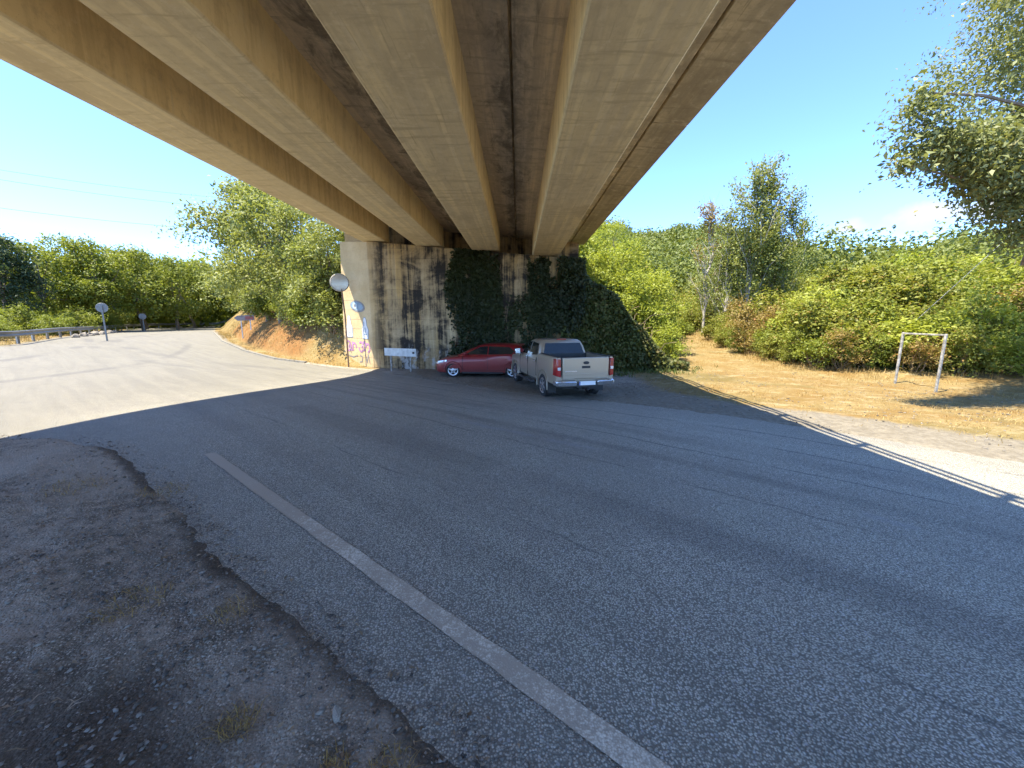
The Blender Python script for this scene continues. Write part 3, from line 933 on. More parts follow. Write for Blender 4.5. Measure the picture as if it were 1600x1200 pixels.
def round_proto(seed, leafm, n=9500, size=.24, wide=1.0, name='broadleaf_tree', low=.12, barkm=None):
    rng = np.random.default_rng(seed); h = 10.0
    blobs = [(0, 0, 5.6, 2.3, 2.3, 3.0)]
    tips = []
    for i in range(11):
        a = i * 2.4 + rng.random() * .6; zz = h * (low + .12 + (.80 - low) * rng.random()); k = math.sin(math.pi * min(1, max(.12, (zz / h - low) / (1.05 - low)))) ** .6
        d = (1.4 + 1.5 * rng.random()) * k * wide; rr_ = (1.0 + .8 * rng.random())
        blobs.append((d * math.cos(a), d * math.sin(a), zz, rr_ * wide, rr_ * wide, rr_ * (.75 + .4 * rng.random()))); tips.append((d * math.cos(a), d * math.sin(a), zz))
    blobs.append((.2, -.1, 8.7, 1.1, 1.1, 1.2))
    return make_tree(name, leaf_mesh(name + '_crown', [crown(rng, blobs, n, size)]), trunk_mesh(name + '_trunk', rng, h, .20, tips), leafm, barkm or M['bark'])


def shrub_proto(seed, leafm, n=5200, size=.15, name='shrub', spiky=0.0):
    rng = np.random.default_rng(seed); h = 3.0
    blobs = [(0, 0, 1.1, 1.3, 1.3, 1.15)]; tips = []
    for i in range(9):
        a = i * 2.4 + rng.random(); d = .5 + 1.0 * rng.random(); zz = .5 + 2.0 * rng.random(); rr_ = .45 + .45 * rng.random()
        blobs.append((d * math.cos(a), d * math.sin(a), zz, rr_, rr_, rr_)); tips.append((d * math.cos(a), d * math.sin(a), zz + rr_ * .6))
    parts = [crown(rng, blobs, n, size, clump=.20, per=22, hollow=.5)]
    # long shoots poking out of the outline
    S = []
    for i in range(34):
        a = rng.random() * 6.28; b0 = blobs[rng.integers(0, len(blobs))]
        st = np.array([b0[0], b0[1], b0[2] + b0[5] * .5]); d = np.array([math.cos(a) * .7, math.sin(a) * .7, .9 + rng.random()]); d /= np.linalg.norm(d)
        L = .5 + (.5 + spiky) * rng.random()
        for k in range(14):
            u = k / 13; S.append(st + d * L * u + np.array([0, 0, -.15 * u * u]) + rng.normal(size=3) * .04)
    parts.append(leaves(rng, np.array(S), size * .95, None, .62))
    mb = MB()
    for tp in tips:
        q, rr_ = limb(rng, (rng.normal() * .1, rng.normal() * .1, -.2), tp, .035, .012, 4, .06); mb.tube(q, rr_, 4)
    return make_tree(name, leaf_mesh(name + '_foliage', parts), mb.mesh(name + '_stems', fix=False), leafm, M['twig'])


def poplar_proto(seed, n=5200, size=.20, spread=1.0, h=10.0, leafm=None, bare=0.0, name='poplar_tree'):
    rng = np.random.default_rng(seed); mb = MB()
    pts, rad = limb(rng, (0, 0, -.4), (.2, .1, h), .11, .012, 10, .02); mb.tube(pts, rad, 6)
    L, T = [], []
    for i in range(46):
        z0 = h * (.10 + .85 * rng.random()); a = rng.random() * 6.28; ln = (.9 + 1.5 * rng.random()) * (1.15 - z0 / h) * 1.25 * spread + .35
        up = 1.4 + rng.random() * 1.2
        p0 = np.array(pts[min(10, int(z0 / h * 10))]); p0[2] = z0
        d = np.array([math.cos(a), math.sin(a), up]); d /= np.linalg.norm(d); p1 = p0 + d * ln * 1.5
        q, rr_ = limb(rng, p0, p1, .028, .006, 4, .05); mb.tube(q, rr_, 4, cap=False)
        m = int(n / 46 * (.5 + rng.random()))
        t0 = .5 + rng.normal() * .15
        if rng.random() < bare:
            m = int(m * .05)
            for k in range(5):
                u = .3 + .7 * rng.random(); s = p0 + (p1 - p0) * u; e = s + d * .5 + rng.normal(size=3) * .22
                mb.tube([tuple(s), tuple(e)], [.008, .003], 3, cap=False)
        u = rng.random(m) ** .7
        cl = rng.integers(0, 6, m) / 6.0
        u = np.clip(.15 + .85 * (cl * .7 + u * .3), 0, 1.05)
        L.append(p0 + (p1 - p0) * u[:, None] + rng.normal(size=(m, 3)) * np.array([.22, .22, .20]))
        T.append(np.full(m, t0))
    return make_tree(name, leaf_mesh(name + '_crown', [leaves(rng, np.concatenate(L), size, None, np.concatenate(T))]), mb.mesh(name + '_trunk', fix=False), leafm, M['bark_pale'])


# --- far wood on the hill
rngw = np.random.default_rng(5)
n_w = 6200
az_w = np.radians(rngw.uniform(-14, 72, n_w)); r_w = 50 + 167 * rngw.random(n_w) ** .75
wx, wy = r_w * np.sin(az_w), r_w * np.cos(az_w)
ok = (r_w > 50) | (sdist(wx, wy, SLOPE) > 20) | ((sdist(wx, wy, BANK) > 1) & (wy > 46)) | (r_w > 62) & (sdist(wx, wy, SLOPE) > 8) | (r_w > 150)
wx, wy = wx[ok], wy[ok]; wz = zt(wx, wy)
hh = 4.0 + 4.5 * rngw.random(len(wx))
kk_ = np.where(r_w[ok] < 80, 170, np.where(r_w[ok] < 115, 90, 46)); ii = np.repeat(np.arange(len(wx)), kk_); d = rngw.normal(size=(len(ii), 3)); d /= np.linalg.norm(d, axis=1)[:, None]
d[:, 2] = np.abs(d[:, 2]) * 1.1 - .25
rad_w = (.30 + .14 * rngw.random(len(wx))) * hh
PW = np.stack([wx[ii], wy[ii], wz[ii] + hh[ii] * .55], -1) + d * np.stack([rad_w[ii], rad_w[ii], hh[ii] * .5], -1) * (.7 + .4 * rngw.random(len(ii)))[:, None]
tw = .45 + rngw.normal(size=len(wx)) * .20
wood = link('wood', leaf_mesh('wood', [leaves(rngw, PW, np.interp(r_w[ok], [50, 115, 210], [.34, .60, .95])[ii], d * .8 + np.array([0, 0, .4]), tw[ii], .8, .6)]), M['leaf_wood'])
tag(wood, 'dense green wood covering the far hillside on the right', 'wood', kind='stuff')

# --- the row of trees behind the guardrail on the left
rows = [round_proto(101, M['leaf_row'], low=.06), round_proto(102, M['leaf_row'], low=.05, wide=1.1), round_proto(103, M['leaf_row'], low=.08, wide=.95)]
dark = round_proto(104, M['leaf_dark'], low=.05, wide=.9, name='dark_tree')
LEFT = [(-45.6, 34.0, 9.4, 'dark'), (-48.8, 39.5, 9.2), (-47.0, 43.0, 10.2), (-50.6, 45.0, 10.4), (-47.6, 48.5, 10.3), (-45.8, 51.5, 9.7), (-52.5, 54.0, 10.4), (-51.2, 60.5, 10.6), (-60.0, 58.0, 11.5),
        (-54.5, 66.0, 10.8), (-49.0, 70.0, 10.5), (-66.0, 70.0, 12.0), (-58, 80, 11.5), (-46.0, 82.0, 12.0), (-39, 92, 12.5), (-60.0, 44.0, 10.0), (-57.0, 36.0, 9.5), (-54, 29, 9), (-52, 95, 13)]
for i, e in enumerate(LEFT):
    if len(e) > 3:
        plant(dark, e[0], e[1], e[2], 10, 1.3 * i, 'dark blue-green tree at the left end of the roadside row', 'tree')
    else:
        lab = {1: 'round green tree next to the dark one at the left end of the roadside row', 2: 'taller rounded green tree in the roadside row behind the near round sign', 3: 'bushy tree in the roadside row between the two round signs', 4: 'green tree right behind the smaller round sign at the bend',
               5: 'green tree just right of the smaller round sign', 9: 'tree closing the view where the road bends away', 10: 'last tree of the roadside row before the orange bank'}.get(i)
        plant(rows[i % 3], e[0], e[1], e[2], 10, 1.7 * i, lab or 'green tree further back behind the roadside row', 'tree', 'trees behind the guardrail', sx=1.06)
sh_green = [shrub_proto(201, M['leaf_row']), shrub_proto(202, M['leaf_row'])]
for i, (x, y, h) in enumerate([(-31.5, 22.5, 1.3), (-33.8, 24.3, 1.4), (-36.0, 26.0, 1.9), (-36.4, 30.4, 1.5), (-39.5, 31.8, 2.4), (-40.6, 35.5, 1.9), (-43.0, 37.2, 2.6), (-44.6, 40.5, 2.2), (-42, 28, 3.2), (-38, 22, 2.6),
                                (-48.5, 45.8, 2.4), (-52.8, 51, 2.6), (-57.5, 54.5, 2.8), (-61.5, 61, 3), (-63, 68, 3.2), (-61, 76, 3.2), (-53, 88, 3.4)]):
    x, y = x - 1.5, y + .9
    plant(sh_green[i % 2], x, y, h, 3, i * 2.1, ('low bright green bush behind the near stretch of guardrail' if y < 33 else 'low bright green bush behind the guardrail between the two round signs' if y < 47 else 'low bright green bush behind the far bend of the guardrail'), 'bush', 'bushes behind the guardrail', sx=1.35, crown_name='foliage', trunk_name='stem')

# --- trees and bushes on the left bank beside the bridge
lo = [round_proto(111, M['leaf_grey'], n=11500, size=.21, low=.04, wide=1.05), round_proto(112, M['leaf_grey'], n=11500, size=.21, low=.02, wide=1.15)]
def on_bank(x, y, d):
    for _ in range(60):
        if float(sdist(np.array([x]), np.array([y]), BANK)[0]) >= d: break
        x += .072; y += .069
    return x, y


LB = [(-20.3, 28.4, 11.2, 0, 'tallest grey-green tree on the orange bank left of the bridge'), (-16.6, 26.6, 9.2, 1, 'grey-green tree between the tallest bank tree and the bridge'),
      (-13.4, 24.2, 7.6, 0, 'small grey-green tree whose crown meets the bridge beam'), (-10.6, 21.6, 5.6, 1, 'bushy grey-green tree right beside the abutment wing wall'),
      (-26.6, 36.0, 9.0, 1, 'pale tree where the road bends behind the orange bank')]
for i, (x, y, h, k, lab) in enumerate(LB):
    x, y = on_bank(x, y, 1.9)
    plant(lo[k], x, y, h, 10, 2.2 * i, lab, 'tree', 'trees on the left bank')
sh_grey = [shrub_proto(211, M['leaf_grey']), shrub_proto(212, M['leaf_row'])]
for i, (x, y, h) in enumerate([(-10.2, 21.2, 2.6), (-11.6, 22.2, 2.2), (-13.2, 23.2, 2.4), (-15.0, 24.8, 2.0), (-17.4, 26.6, 2.2), (-19.2, 28.6, 2.4), (-22.0, 31.8, 2.4), (-24.5, 34.6, 2.6), (-9.8, 22.6, 3.4), (-30.0, 42.8, 2.6), (-27.5, 38.6, 3), (-33, 48, 4), (-38, 55, 4.5), (-43, 62, 5), (-42, 70, 5), (-36, 60, 6)]):
    x, y = on_bank(x, y, (1.0 if x > -15 else 1.9) + (i * .37) % .9)
    plant(sh_grey[i % 2], x, y, h, 3, i * 1.9, ('leafy bush beside the wing wall on the left bank' if x > -13.4 else 'leafy bush on the middle of the left bank below the trees' if x > -19.5 else 'leafy bush on the far part of the left bank where the road bends'), 'bush', 'bushes on the left bank', sx=1.15, crown_name='foliage', trunk_name='stem')

# --- yellow-green thicket on the bank right of the abutment
sh_lime = [shrub_proto(221, M['leaf_lime'], spiky=.3), shrub_proto(222, M['leaf_lime'], spiky=.3), shrub_proto(223, M['leaf_hedge'], spiky=.3)]
rb = np.random.default_rng(31)
BANKSH = [(6.9, 18.6, 1.7), (7.3, 19.6, 1.8), (5.6, 20.6, 2.4), (6.7, 20.0, 2.2), (4.4, 21.4, 2.2), (6.4, 21.6, 2.8), (7.6, 21.8, 2.5), (5.0, 22.6, 2.6), (7.2, 23.8, 3.0), (8.4, 24.2, 2.6), (5.9, 25.0, 3.1),
          (8.2, 26.6, 3.0), (9.4, 27.0, 2.6), (6.8, 28.0, 3.2), (9.2, 29.6, 3.0), (10.6, 30.4, 2.8), (7.6, 31.8, 3.6), (10.2, 33.4, 3.2), (12.0, 34.2, 2.8), (8.8, 36.0, 3.8), (12.0, 38.2, 3.6), (14.0, 39.5, 3.2), (11, 43, 4), (15.5, 45, 4), (5.0, 29.5, 3.2), (4.0, 25.5, 2.6), (13.5, 49, 4.5), (18, 52, 4.5)]
for i, (x, y, h) in enumerate(BANKSH):
    kk = 2 if y > 29 and i % 2 else i % 2
    far = y > 28.5
    plant(sh_lime[kk], x, y, h, 3, i * 2.3, 'greener bush at the back of the bank along the track' if far else ('yellow-green bush at the foot of the bank by the track' if y < 21 else 'yellow-green bush halfway up the bank right of the abutment' if y < 25 else 'yellow-green bush high on the bank under the light green treelet'), 'bush',
          'bushes at the far end of the bank' if far else 'bushes on the bank right of the abutment', sx=1.0 + .15 * rb.random(), crown_name='foliage', trunk_name='stem')
plant(round_proto(121, M['leaf_lime'], n=6500, size=.19, low=.05), 6.4, 27.0, 5.2, 10, .4, 'light green treelet rising behind the right edge of the bridge', 'tree')

plant(round_proto(122, M['leaf_grey'], n=12000, size=.17, low=.03, wide=1.25), 18.2, 29.8, 7.6, 10, .9, 'broad light green tree among the poplars behind the hedge', 'tree')
plant(round_proto(123, M['leaf_grey'], n=9000, size=.17, low=.03, wide=1.1), 15.6, 31.2, 6.0, 10, 2.9, 'leafy light green tree beside the half bare one at the mouth of the track', 'tree')
# --- slender poplars above the hedge
plant(poplar_proto(131, 8200, .17, 1.65, leafm=M['leaf_grey']), 16.7, 28.8, 11.0, 10, .3, 'tallest slender poplar rising above the hedge', 'tree')
plant(poplar_proto(132, 3600, .17, 1.2, leafm=M['leaf_grey']), 15.4, 29.6, 8.6, 10, 1.3, 'slim poplar just left of the tallest one', 'tree')
plant(poplar_proto(133, 4400, .17, 1.3, leafm=M['leaf_row']), 19.3, 28.8, 9.0, 10, 2.3, 'shorter green poplar on the right of the tallest one', 'tree')
plant(poplar_proto(135, 2600, .17, 1.0, leafm=M['leaf_grey']), 18.6, 29.6, 8.0, 10, 4.3, 'poplar standing between the tallest and the shorter green one', 'tree')
plant(poplar_proto(134, 2600, .17, .85, leafm=M['leaf_rust'], bare=.75), 14.6, 31.0, 9.9, 10, 0.6, 'half bare slender tree with grey twigs left of the poplars', 'tree')

# --- the hedge on the slope behind the little goal
hedge = [shrub_proto(231, M['leaf_hedge'], spiky=.4), shrub_proto(232, M['leaf_hedge'], spiky=.2), shrub_proto(233, M['leaf_hedge'], spiky=.5)]
rust = shrub_proto(234, M['leaf_rust'], n=4200, size=.13, spiky=.5)
edge = [(13.9, 28.5), (12.6, 24.6), (12.0, 21.0), (11.9, 17.8), (12.6, 15.6), (14.6, 14.6), (17.0, 13.6), (20, 12.9), (24, 12.3), (29, 11.6)]
rh = np.random.default_rng(41)
E_ = np.array(edge); seg = np.linalg.norm(np.diff(E_, axis=0), axis=1); cum = np.concatenate([[0], np.cumsum(seg)])
cnt = 0
for row, (off, hgt, st) in enumerate(((.5, 1.35, 1.15), (1.9, 2.0, 1.5), (3.9, 2.5, 1.9), (6.6, 2.8, 2.3), (10.0, 2.9, 2.9), (14.0, 3.0, 3.4), (18.5, 3.2, 4.0))):
    s = .3 + rh.random()
    while s < cum[-1]:
        j = int(np.searchsorted(cum, s)) - 1; j = max(0, min(len(seg) - 1, j)); u = (s - cum[j]) / seg[j]
        p = E_[j] + (E_[j + 1] - E_[j]) * u; tdir = (E_[j + 1] - E_[j]) / seg[j]; nn = np.array([-tdir[1], tdir[0]])
        if nn[0] + .6 * nn[1] < 0: nn = -nn
        q = p + nn * (off + rh.normal() * .35) + rh.normal(size=2) * .15
        h = hgt * (.78 + .5 * rh.random())
        dry = (row <= 1 and rh.random() < (.30 if s < 17 else .22))
        front = row <= 1
        if front:
            lab, grp = ('rust-brown dried bramble at the foot of the hedge', 'dried brambles at the hedge foot') if dry else ('low olive bush along the front of the hedge', 'bushes along the front of the hedge')
        else:
            lab, grp = 'tall olive-green bush in the hedge on the slope', 'tall bushes in the hedge'
        m, tone = None, 'olive'
        if not dry and rh.random() < .22: m, tone = M['leaf_row'], 'fresh green'
        elif not dry and rh.random() < .15: m, tone = M['leaf_lime'], 'yellowish'
        where = 'beside the mouth of the track' if s < 6.5 else ('left of the goal frame' if s < 12.5 else ('behind the goal frame' if s < 16.5 else 'at the right edge under the near tree'))
        depth = '' if front else ('midway up the hedge ' if row < 4 else 'atop the hedge ')
        lab = ('rust-brown dried bramble %s' % where) if dry else (('low %s bush %s' % (tone, where)) if front else ('tall %s bush %s%s' % (tone, depth, where)))
        pr = rust if dry else hedge[cnt % 3]
        plant(pr, q[0], q[1], h, 3, rh.random() * 6.28, lab, 'bush', grp, sx=1.0 + .25 * rh.random(), crown_name='foliage', trunk_name='stem', mat=m)
        cnt += 1
        s += st * (.75 + .5 * rh.random())

# --- bushes closing off the far end of the track
for i, (x, y, h) in enumerate([(13.2, 33.5, 1.8), (14.6, 35.5, 2.2), (13.6, 38.5, 2.0), (16.4, 38.5, 2.6), (15.6, 42.5, 2.6), (18.6, 43, 3), (13.4, 31.4, 1.2), (15.0, 33.0, 2.2), (16.8, 35.6, 2.8), (17.5, 48, 3.2), (21, 50, 3.4), (20.5, 45, 3), (15, 47, 2.6), (18.8, 39.5, 3), (21.5, 41, 3.2), (23, 46, 3.4), (24.5, 52, 3.6), (20, 56, 4)]):
    plant(sh_lime[2] if i % 3 else sh_green[0], x, y, h, 3, i * 1.3, ('green bush at the edge where the track disappears' if y < 37 else 'green bush further up the slope beyond the track' if y < 46 else 'highest green bush on the slope beyond the track'), 'bush', 'bushes at the end of the track', sx=1.35, crown_name='foliage', trunk_name='stem')

# --- more distant woodland behind the left row
m_ = 700; a_ = np.radians(rngw.uniform(-78, -16, m_)); r_ = 82 + 60 * rngw.random(m_); lx, ly = r_ * np.sin(a_), r_ * np.cos(a_); lz = zt(lx, ly); lh = 7 + 6 * rngw.random(m_)
k = 110; ii = np.repeat(np.arange(m_), k); d = rngw.normal(size=(len(ii), 3)); d /= np.linalg.norm(d, axis=1)[:, None]
PL = np.stack([lx[ii], ly[ii], lz[ii] + lh[ii] * .5], -1) + d * np.stack([lh[ii] * .38, lh[ii] * .38, lh[ii] * .52], -1) * (.6 + .5 * rngw.random(len(ii)))[:, None]
tag(link('woodland', leaf_mesh('woodland', [leaves(rngw, PL, .85, d * .8 + np.array([0, 0, .4]), .5 + rngw.normal(size=m_)[ii] * .15, .8, .6)]), M['leaf_row']), 'distant woodland seen through the row of trees on the left', 'woodland', kind='stuff')

# --- scattered pines on the crest
rp = np.random.default_rng(51)
pine = round_proto(141, M['leaf_dark'], n=1300, size=.75, low=.35, name='pine_tree')
for i in range(12):
    az = R(34.0 + i * .55 + rp.random() * .3); r = 168 + rp.random() * 14; x, y = r * math.sin(az), r * math.cos(az)
    plant(pine, x, y, 9.0 + 2.5 * rp.random(), 10, i, 'dark pine standing on the crest of the far hill', 'tree', 'pines on the crest')

# --- the near tree reaching in from the right
rn = np.random.default_rng(61)
base = np.array([16.8, 12.2, zg(16.8, 12.2)])
BL = [(14.2, 10.8, 10.5, 2.6, 2.4, 2.4), (13.4, 10.4, 8.4, 1.8, 1.7, 1.4), (15.8, 11.2, 8.4, 2.3, 2.1, 1.9), (12.5, 10.0, 10.2, 1.4, 1.3, 1.3), (12.6, 10.4, 12.8, 1.8, 1.7, 1.4), (16, 12, 12.5, 2.5, 2.5, 1.8),
      (17.5, 12.5, 9.4, 2.3, 2.3, 2.3), (15, 13.6, 9.4, 2.1, 2.1, 2.2), (11.6, 10.0, 9.2, .95, 1.0, 1.2), (11.8, 10.0, 7.9, .9, 1.0, .8), (8.45, 9.0, 6.35, .30, .4, .62), (8.8, 9.05, 5.9, .45, .5, .42),
      (9.4, 9.2, 5.95, .5, .5, .36), (10.0, 9.4, 6.0, .62, .6, .42), (9.75, 9.3, 5.45, .42, .4, .30), (10.6, 9.5, 6.0, .62, .6, .50), (10.9, 9.6, 5.35, .5, .5, .40), (10.3, 9.4, 5.2, .28, .3, .26), (11.2, 9.7, 4.75, .34, .35, .36), (12.1, 9.9, 4.25, .40, .4, .36), (8.3, 8.95, 5.55, .22, .25, .22), (8.55, 9.0, 6.95, .18, .2, .25), (11.5, 9.8, 5.6, .7, .7, .55), (11.9, 9.9, 4.95, .6, .6, .45),
      (12.4, 10.0, 5.7, .9, .8, .65), (12.2, 10.0, 6.8, .9, .9, .6), (13.7, 10.6, 5.9, 1.1, 1.0, .8)]
BLr = [(a - base[0], b_ - base[1], c - base[2], d1, d2, d3) for a, b_, c, d1, d2, d3 in BL]
parts = [crown(rn, BLr[10:], 17000, .11, clump=.20, per=16, hollow=.45, aspect=.46, droop=.3), crown(rn, BLr, 58000, .11, clump=.24, per=26, hollow=.35, aspect=.46, droop=.3)]
mb = MB()
pts, rad = limb(rn, (0, 0, -.4), (-.3, -.5, 4.6), .26, .19, 6, .015); mb.tube(pts, rad, 9)
t0 = pts[-1]
for a, b_, c, *_ in BLr:
    q, r_ = limb(rn, t0 if c > 6 else pts[4], (a, b_, c), .085, .018, 6, .035); mb.tube(q, r_, 5)
near_tree = make_tree('broadleaf_tree', leaf_mesh('near_crown', parts), mb.mesh('near_trunk', fix=False), M['leaf_near'], M['bark'])
plant(near_tree, base[0], base[1], 1, 1, 0, 'large leafy tree reaching into the picture from the upper right edge', 'tree', z=float(base[2]))

# --- ivy on the abutment and over the heap at its right end
ri = np.random.default_rng(71)
n_i = 60000
ix = ri.uniform(-3.5, 3.0, n_i); iz = ri.uniform(0, 5.6, n_i)
topz = np.array(zshelf(ix)) - .02
cover = np.zeros(n_i)
edge_l = -3.05 + .5 * np.sin(iz * 1.3) * .5 + (iz < 2.2) * (2.2 - iz) * -.28
cover = np.maximum(cover, sstep(ix, edge_l - .25, edge_l + .25) * (1 - sstep(ix, -.75 - .10 * iz, -.35 - .10 * iz)))          # left curtain
cover = np.maximum(cover, sstep(ix, -.3 - .3 * (5 - iz) * .5, .3) * (1 - sstep(iz, 2.6, 3.6 + .9 * sstep(ix, .2, .9))))      # lower middle
cover = np.maximum(cover, sstep(ix, .35, .7) * (1 - sstep(ix, 1.25, 1.5)) * (1 - sstep(iz, 4.9, 5.2)))
cover = np.maximum(cover, sstep(ix, 1.65, 2.1))
cover *= np.clip(4.2 * fbm(ix * 1.7, iz * .7, 41, 4) - 1.25, 0, 1.15)
kp = (ri.random(n_i) < cover * .85) & (iz < topz)
ix, iz = ix[kp], iz[kp]
bul = .04 + (.10 + .38 * sstep(ix, .8, 3.0) + .25 * (1 - sstep(iz, 0, 2.5))) * ri.random(len(ix)) ** .7 * (.5 + fbm(ix * 1.2, iz * 1.2, 43, 3))
PI_ = np.stack([ix, 18.3 - bul, iz], -1)
ti = .35 + (fbm(ix * .9, iz * .9, 44, 3) - .5) * .9
ivy1 = leaves(ri, PI_, .13, np.array([0, -.9, .5]), ti, .8, .55, .6)
mb = MB()
for i in range(26):
    x0 = ri.uniform(-3.1, 2.9); z1 = min(float(zshelf(x0)) - .15, ri.uniform(2.5, 5.4)); pts = []
    for k in range(8):
        z = z1 * k / 7; pts.append((x0 + .12 * math.sin(z * 2 + i), 18.27, z))
    mb.tube(pts, .014, 4, cap=False)
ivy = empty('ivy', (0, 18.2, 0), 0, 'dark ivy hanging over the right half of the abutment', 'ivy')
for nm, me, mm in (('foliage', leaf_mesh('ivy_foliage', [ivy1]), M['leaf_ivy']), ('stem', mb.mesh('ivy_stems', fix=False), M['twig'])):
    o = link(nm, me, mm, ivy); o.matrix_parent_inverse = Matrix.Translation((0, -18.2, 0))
n_h = 90000
hx = ri.uniform(1.7, 7.0, n_h); hy = ri.uniform(15.4, 20.5, n_h)
top_h = np.clip(5.5 - 1.22 * (hx - 2.0) ** 1.02 * (hx > 2.0), 0, 5.0) * (.82 + .42 * fbm(hx * .9, hy * .9, 46, 3))
front = 17.35 - .32 * (hx - 2.0) + (fbm(hx * 1.3, hy * 0, 48, 3) - .5) * .9
mound = np.minimum(top_h, np.maximum(0, hy - front) * 2.6)
kp = (hy > front) & (hx > 1.95 + .25 * ri.random(n_h) + .5 * (fbm(hx * 0, hy * 2, 49, 2) - .5))
kp &= ri.random(n_h) < np.where(hy - front < 2.3, 1.0, .35)
hx, hy, mound = hx[kp], hy[kp], mound[kp]
hz = np.maximum(zt(hx, hy), zbase(hx, hy) + mound) + ri.random(len(hx)) ** 1.5 * .5 - .12
hz = zbase(hx, hy) + (hz - zbase(hx, hy)) * np.where(ri.random(len(hx)) < .25, ri.random(len(hx)), 1.0)
PH = np.stack([hx, hy, hz], -1)
th = .45 + (fbm(hx * .9 + hz * .5, hy * .9 + hz * .8, 47, 3) - .5) * 1.1
heap = empty('bramble', (4.5, 17.2, 0), 0, 'dense bramble heap sprawling at the right end of the abutment', 'bramble')
o = link('foliage', leaf_mesh('bramble_foliage', [leaves(ri, PH, .15, np.array([.25, -.6, .6]), th, .7, .65)]), M['leaf_bramble'], heap); o.matrix_parent_inverse = Matrix.Translation((-4.5, -17.2, 0))
mb = MB()
for i in range(40):
    x0, y0 = ri.uniform(2.2, 6.4), ri.uniform(16.9, 19.5); z0 = zg(x0, y0); d_ = ri.normal(size=2) * .7
    mb.tube([(x0, y0, z0), (x0 + d_[0] * .5, y0 + d_[1] * .5 - .1, z0 + .8), (x0 + d_[0], y0 + d_[1] - .3, z0 + .9)], .012, 4, cap=False)
o = link('stem', mb.mesh('bramble_stems', fix=False), M['twig'], heap); o.matrix_parent_inverse = Matrix.Translation((-4.5, -17.2, 0))


# --- grasses
def blades(rng, x, y, h, w, tint, lean=.5):
    n = len(x); z = zt(x, y) - .01
    a = rng.random(n) * 6.28; l = rng.random(n) * lean
    dx, dy = np.cos(a), np.sin(a); b = rng.random(n) * 6.28
    wx_, wy_ = np.cos(b) * w, np.sin(b) * w
    p0 = np.stack([x - wx_, y - wy_, z], -1); p1 = np.stack([x + wx_, y + wy_, z], -1)
    m = np.stack([x + dx * l * h * .35, y + dy * l * h * .35, z + h * .62], -1)
    tip = np.stack([x + dx * l * h, y + dy * l * h, z + h * (1 - .4 * l)], -1)
    V = np.stack([p0, p1, m + np.stack([wx_, wy_, wx_ * 0], -1) * .7, tip, m - np.stack([wx_, wy_, wx_ * 0], -1) * .7], 1).reshape(-1, 3)
    F = (np.array([(0, 1, 2), (0, 2, 4), (4, 2, 3)])[None] + (np.arange(n) * 5)[:, None, None]).reshape(-1, 3)
    return V, F, np.repeat(np.clip(tint + rng.normal(size=n) * .2, 0, 1), 5), np.repeat(rng.random(n), 5)


rg = np.random.default_rng(81)
def scatter(rng, n, x0, x1, y0, y1, f):
    x = rng.uniform(x0, x1, n); y = rng.uniform(y0, y1, n); k = rng.random(n) < f(x, y); return x[k], y[k]


gx, gy = scatter(rg, 90000, 5.5, 26, 6, 32, lambda x, y: np.clip((-sdist(x, y, ROAD) - .9) / 2.2, 0, 1) * (sdist(x, y, BANK) < .4) * (sdist(x, y, SLOPE) < 1.0) * np.clip(fbm(x * .9, y * .9, 51, 4) * 2.6 - .85, .05, 1))
g1 = blades(rg, gx, gy, rg.uniform(.04, .13, len(gx)) + .22 * sstep(sdist(gx, gy, SLOPE), -1.3, .6), .006, .75, 1.2)
gx, gy = scatter(rg, 60000, -36, -6.6, 17, 46, lambda x, y: ((sdist(x, y, BANK) > -.9) & (sdist(x, y, ROAD) < -.25) & (sdist(x, y, BANK) < 4.5)) * np.clip(fbm(x * .8, y * .8, 52, 4) * 2.8 - 1.0, .05, 1))
g2 = blades(rg, gx, gy, rg.uniform(.08, .32, len(gx)), .010, .65, 1.0)
gx, gy = scatter(rg, 26000, -44, -25, 18, 44, lambda x, y: ((sdist(x, y, ROAD) < -.4) & (sdist(x, y, ROAD) > -4)) * np.clip(fbm(x * .8, y * .8, 53, 4) * 2.8 - .9, .05, 1))
g3 = blades(rg, gx, gy, rg.uniform(.06, .22, len(gx)), .014, .6, .9)
tag(link('dry_grass', leaf_mesh('dry_grass', [g1, g2, g3]), M['straw']), 'dry straw coloured grass along the track, the bank and the verge', 'grass', kind='stuff')
gx, gy = scatter(rg, 16000, 2.2, 9, 13.6, 18.5, lambda x, y: np.clip(1 - np.abs(sdist(x, y, BANK) + .9) / 1.3, 0, 1) * np.clip(fbm(x * 1.2, y * 1.2, 54, 4) * 3.4 - 1.5, 0, 1))
tag(link('weeds', leaf_mesh('weeds', [blades(rg, gx, gy, rg.uniform(.06, .26, len(gx)), .016, .5, 1.2)]), M['weed']), 'green weeds at the foot of the bramble heap in the shade', 'weeds', kind='stuff')


# ------------------------------------------------------------------ vehicles
def paint_mat(name, col, metal=.35, dust_or_lit=(.30, .26, .20), amt=.35, coat=.55):
    m, t = new_mat(name)
    o = t.obj(); z = t.sep(o)[2]
    n = t.noise(o, 3.5, 5, .65)
    d = t.math('MULTIPLY', t.math('ADD', t.ramp(z, .95, .25), t.math('MULTIPLY', n, .35)), amt, clamp=True)
    c = t.mix(d, col, dust_or_lit)
    t.out(t.bsdf(c, t.math('ADD', .30, t.math('MULTIPLY', d, .5)), metal, coat=coat))
    return m


def glass_mat(name, col=(.012, .016, .016)):
    m, t = new_mat(name); t.out(t.bsdf(col, .06, 0, spec=.6)); return m


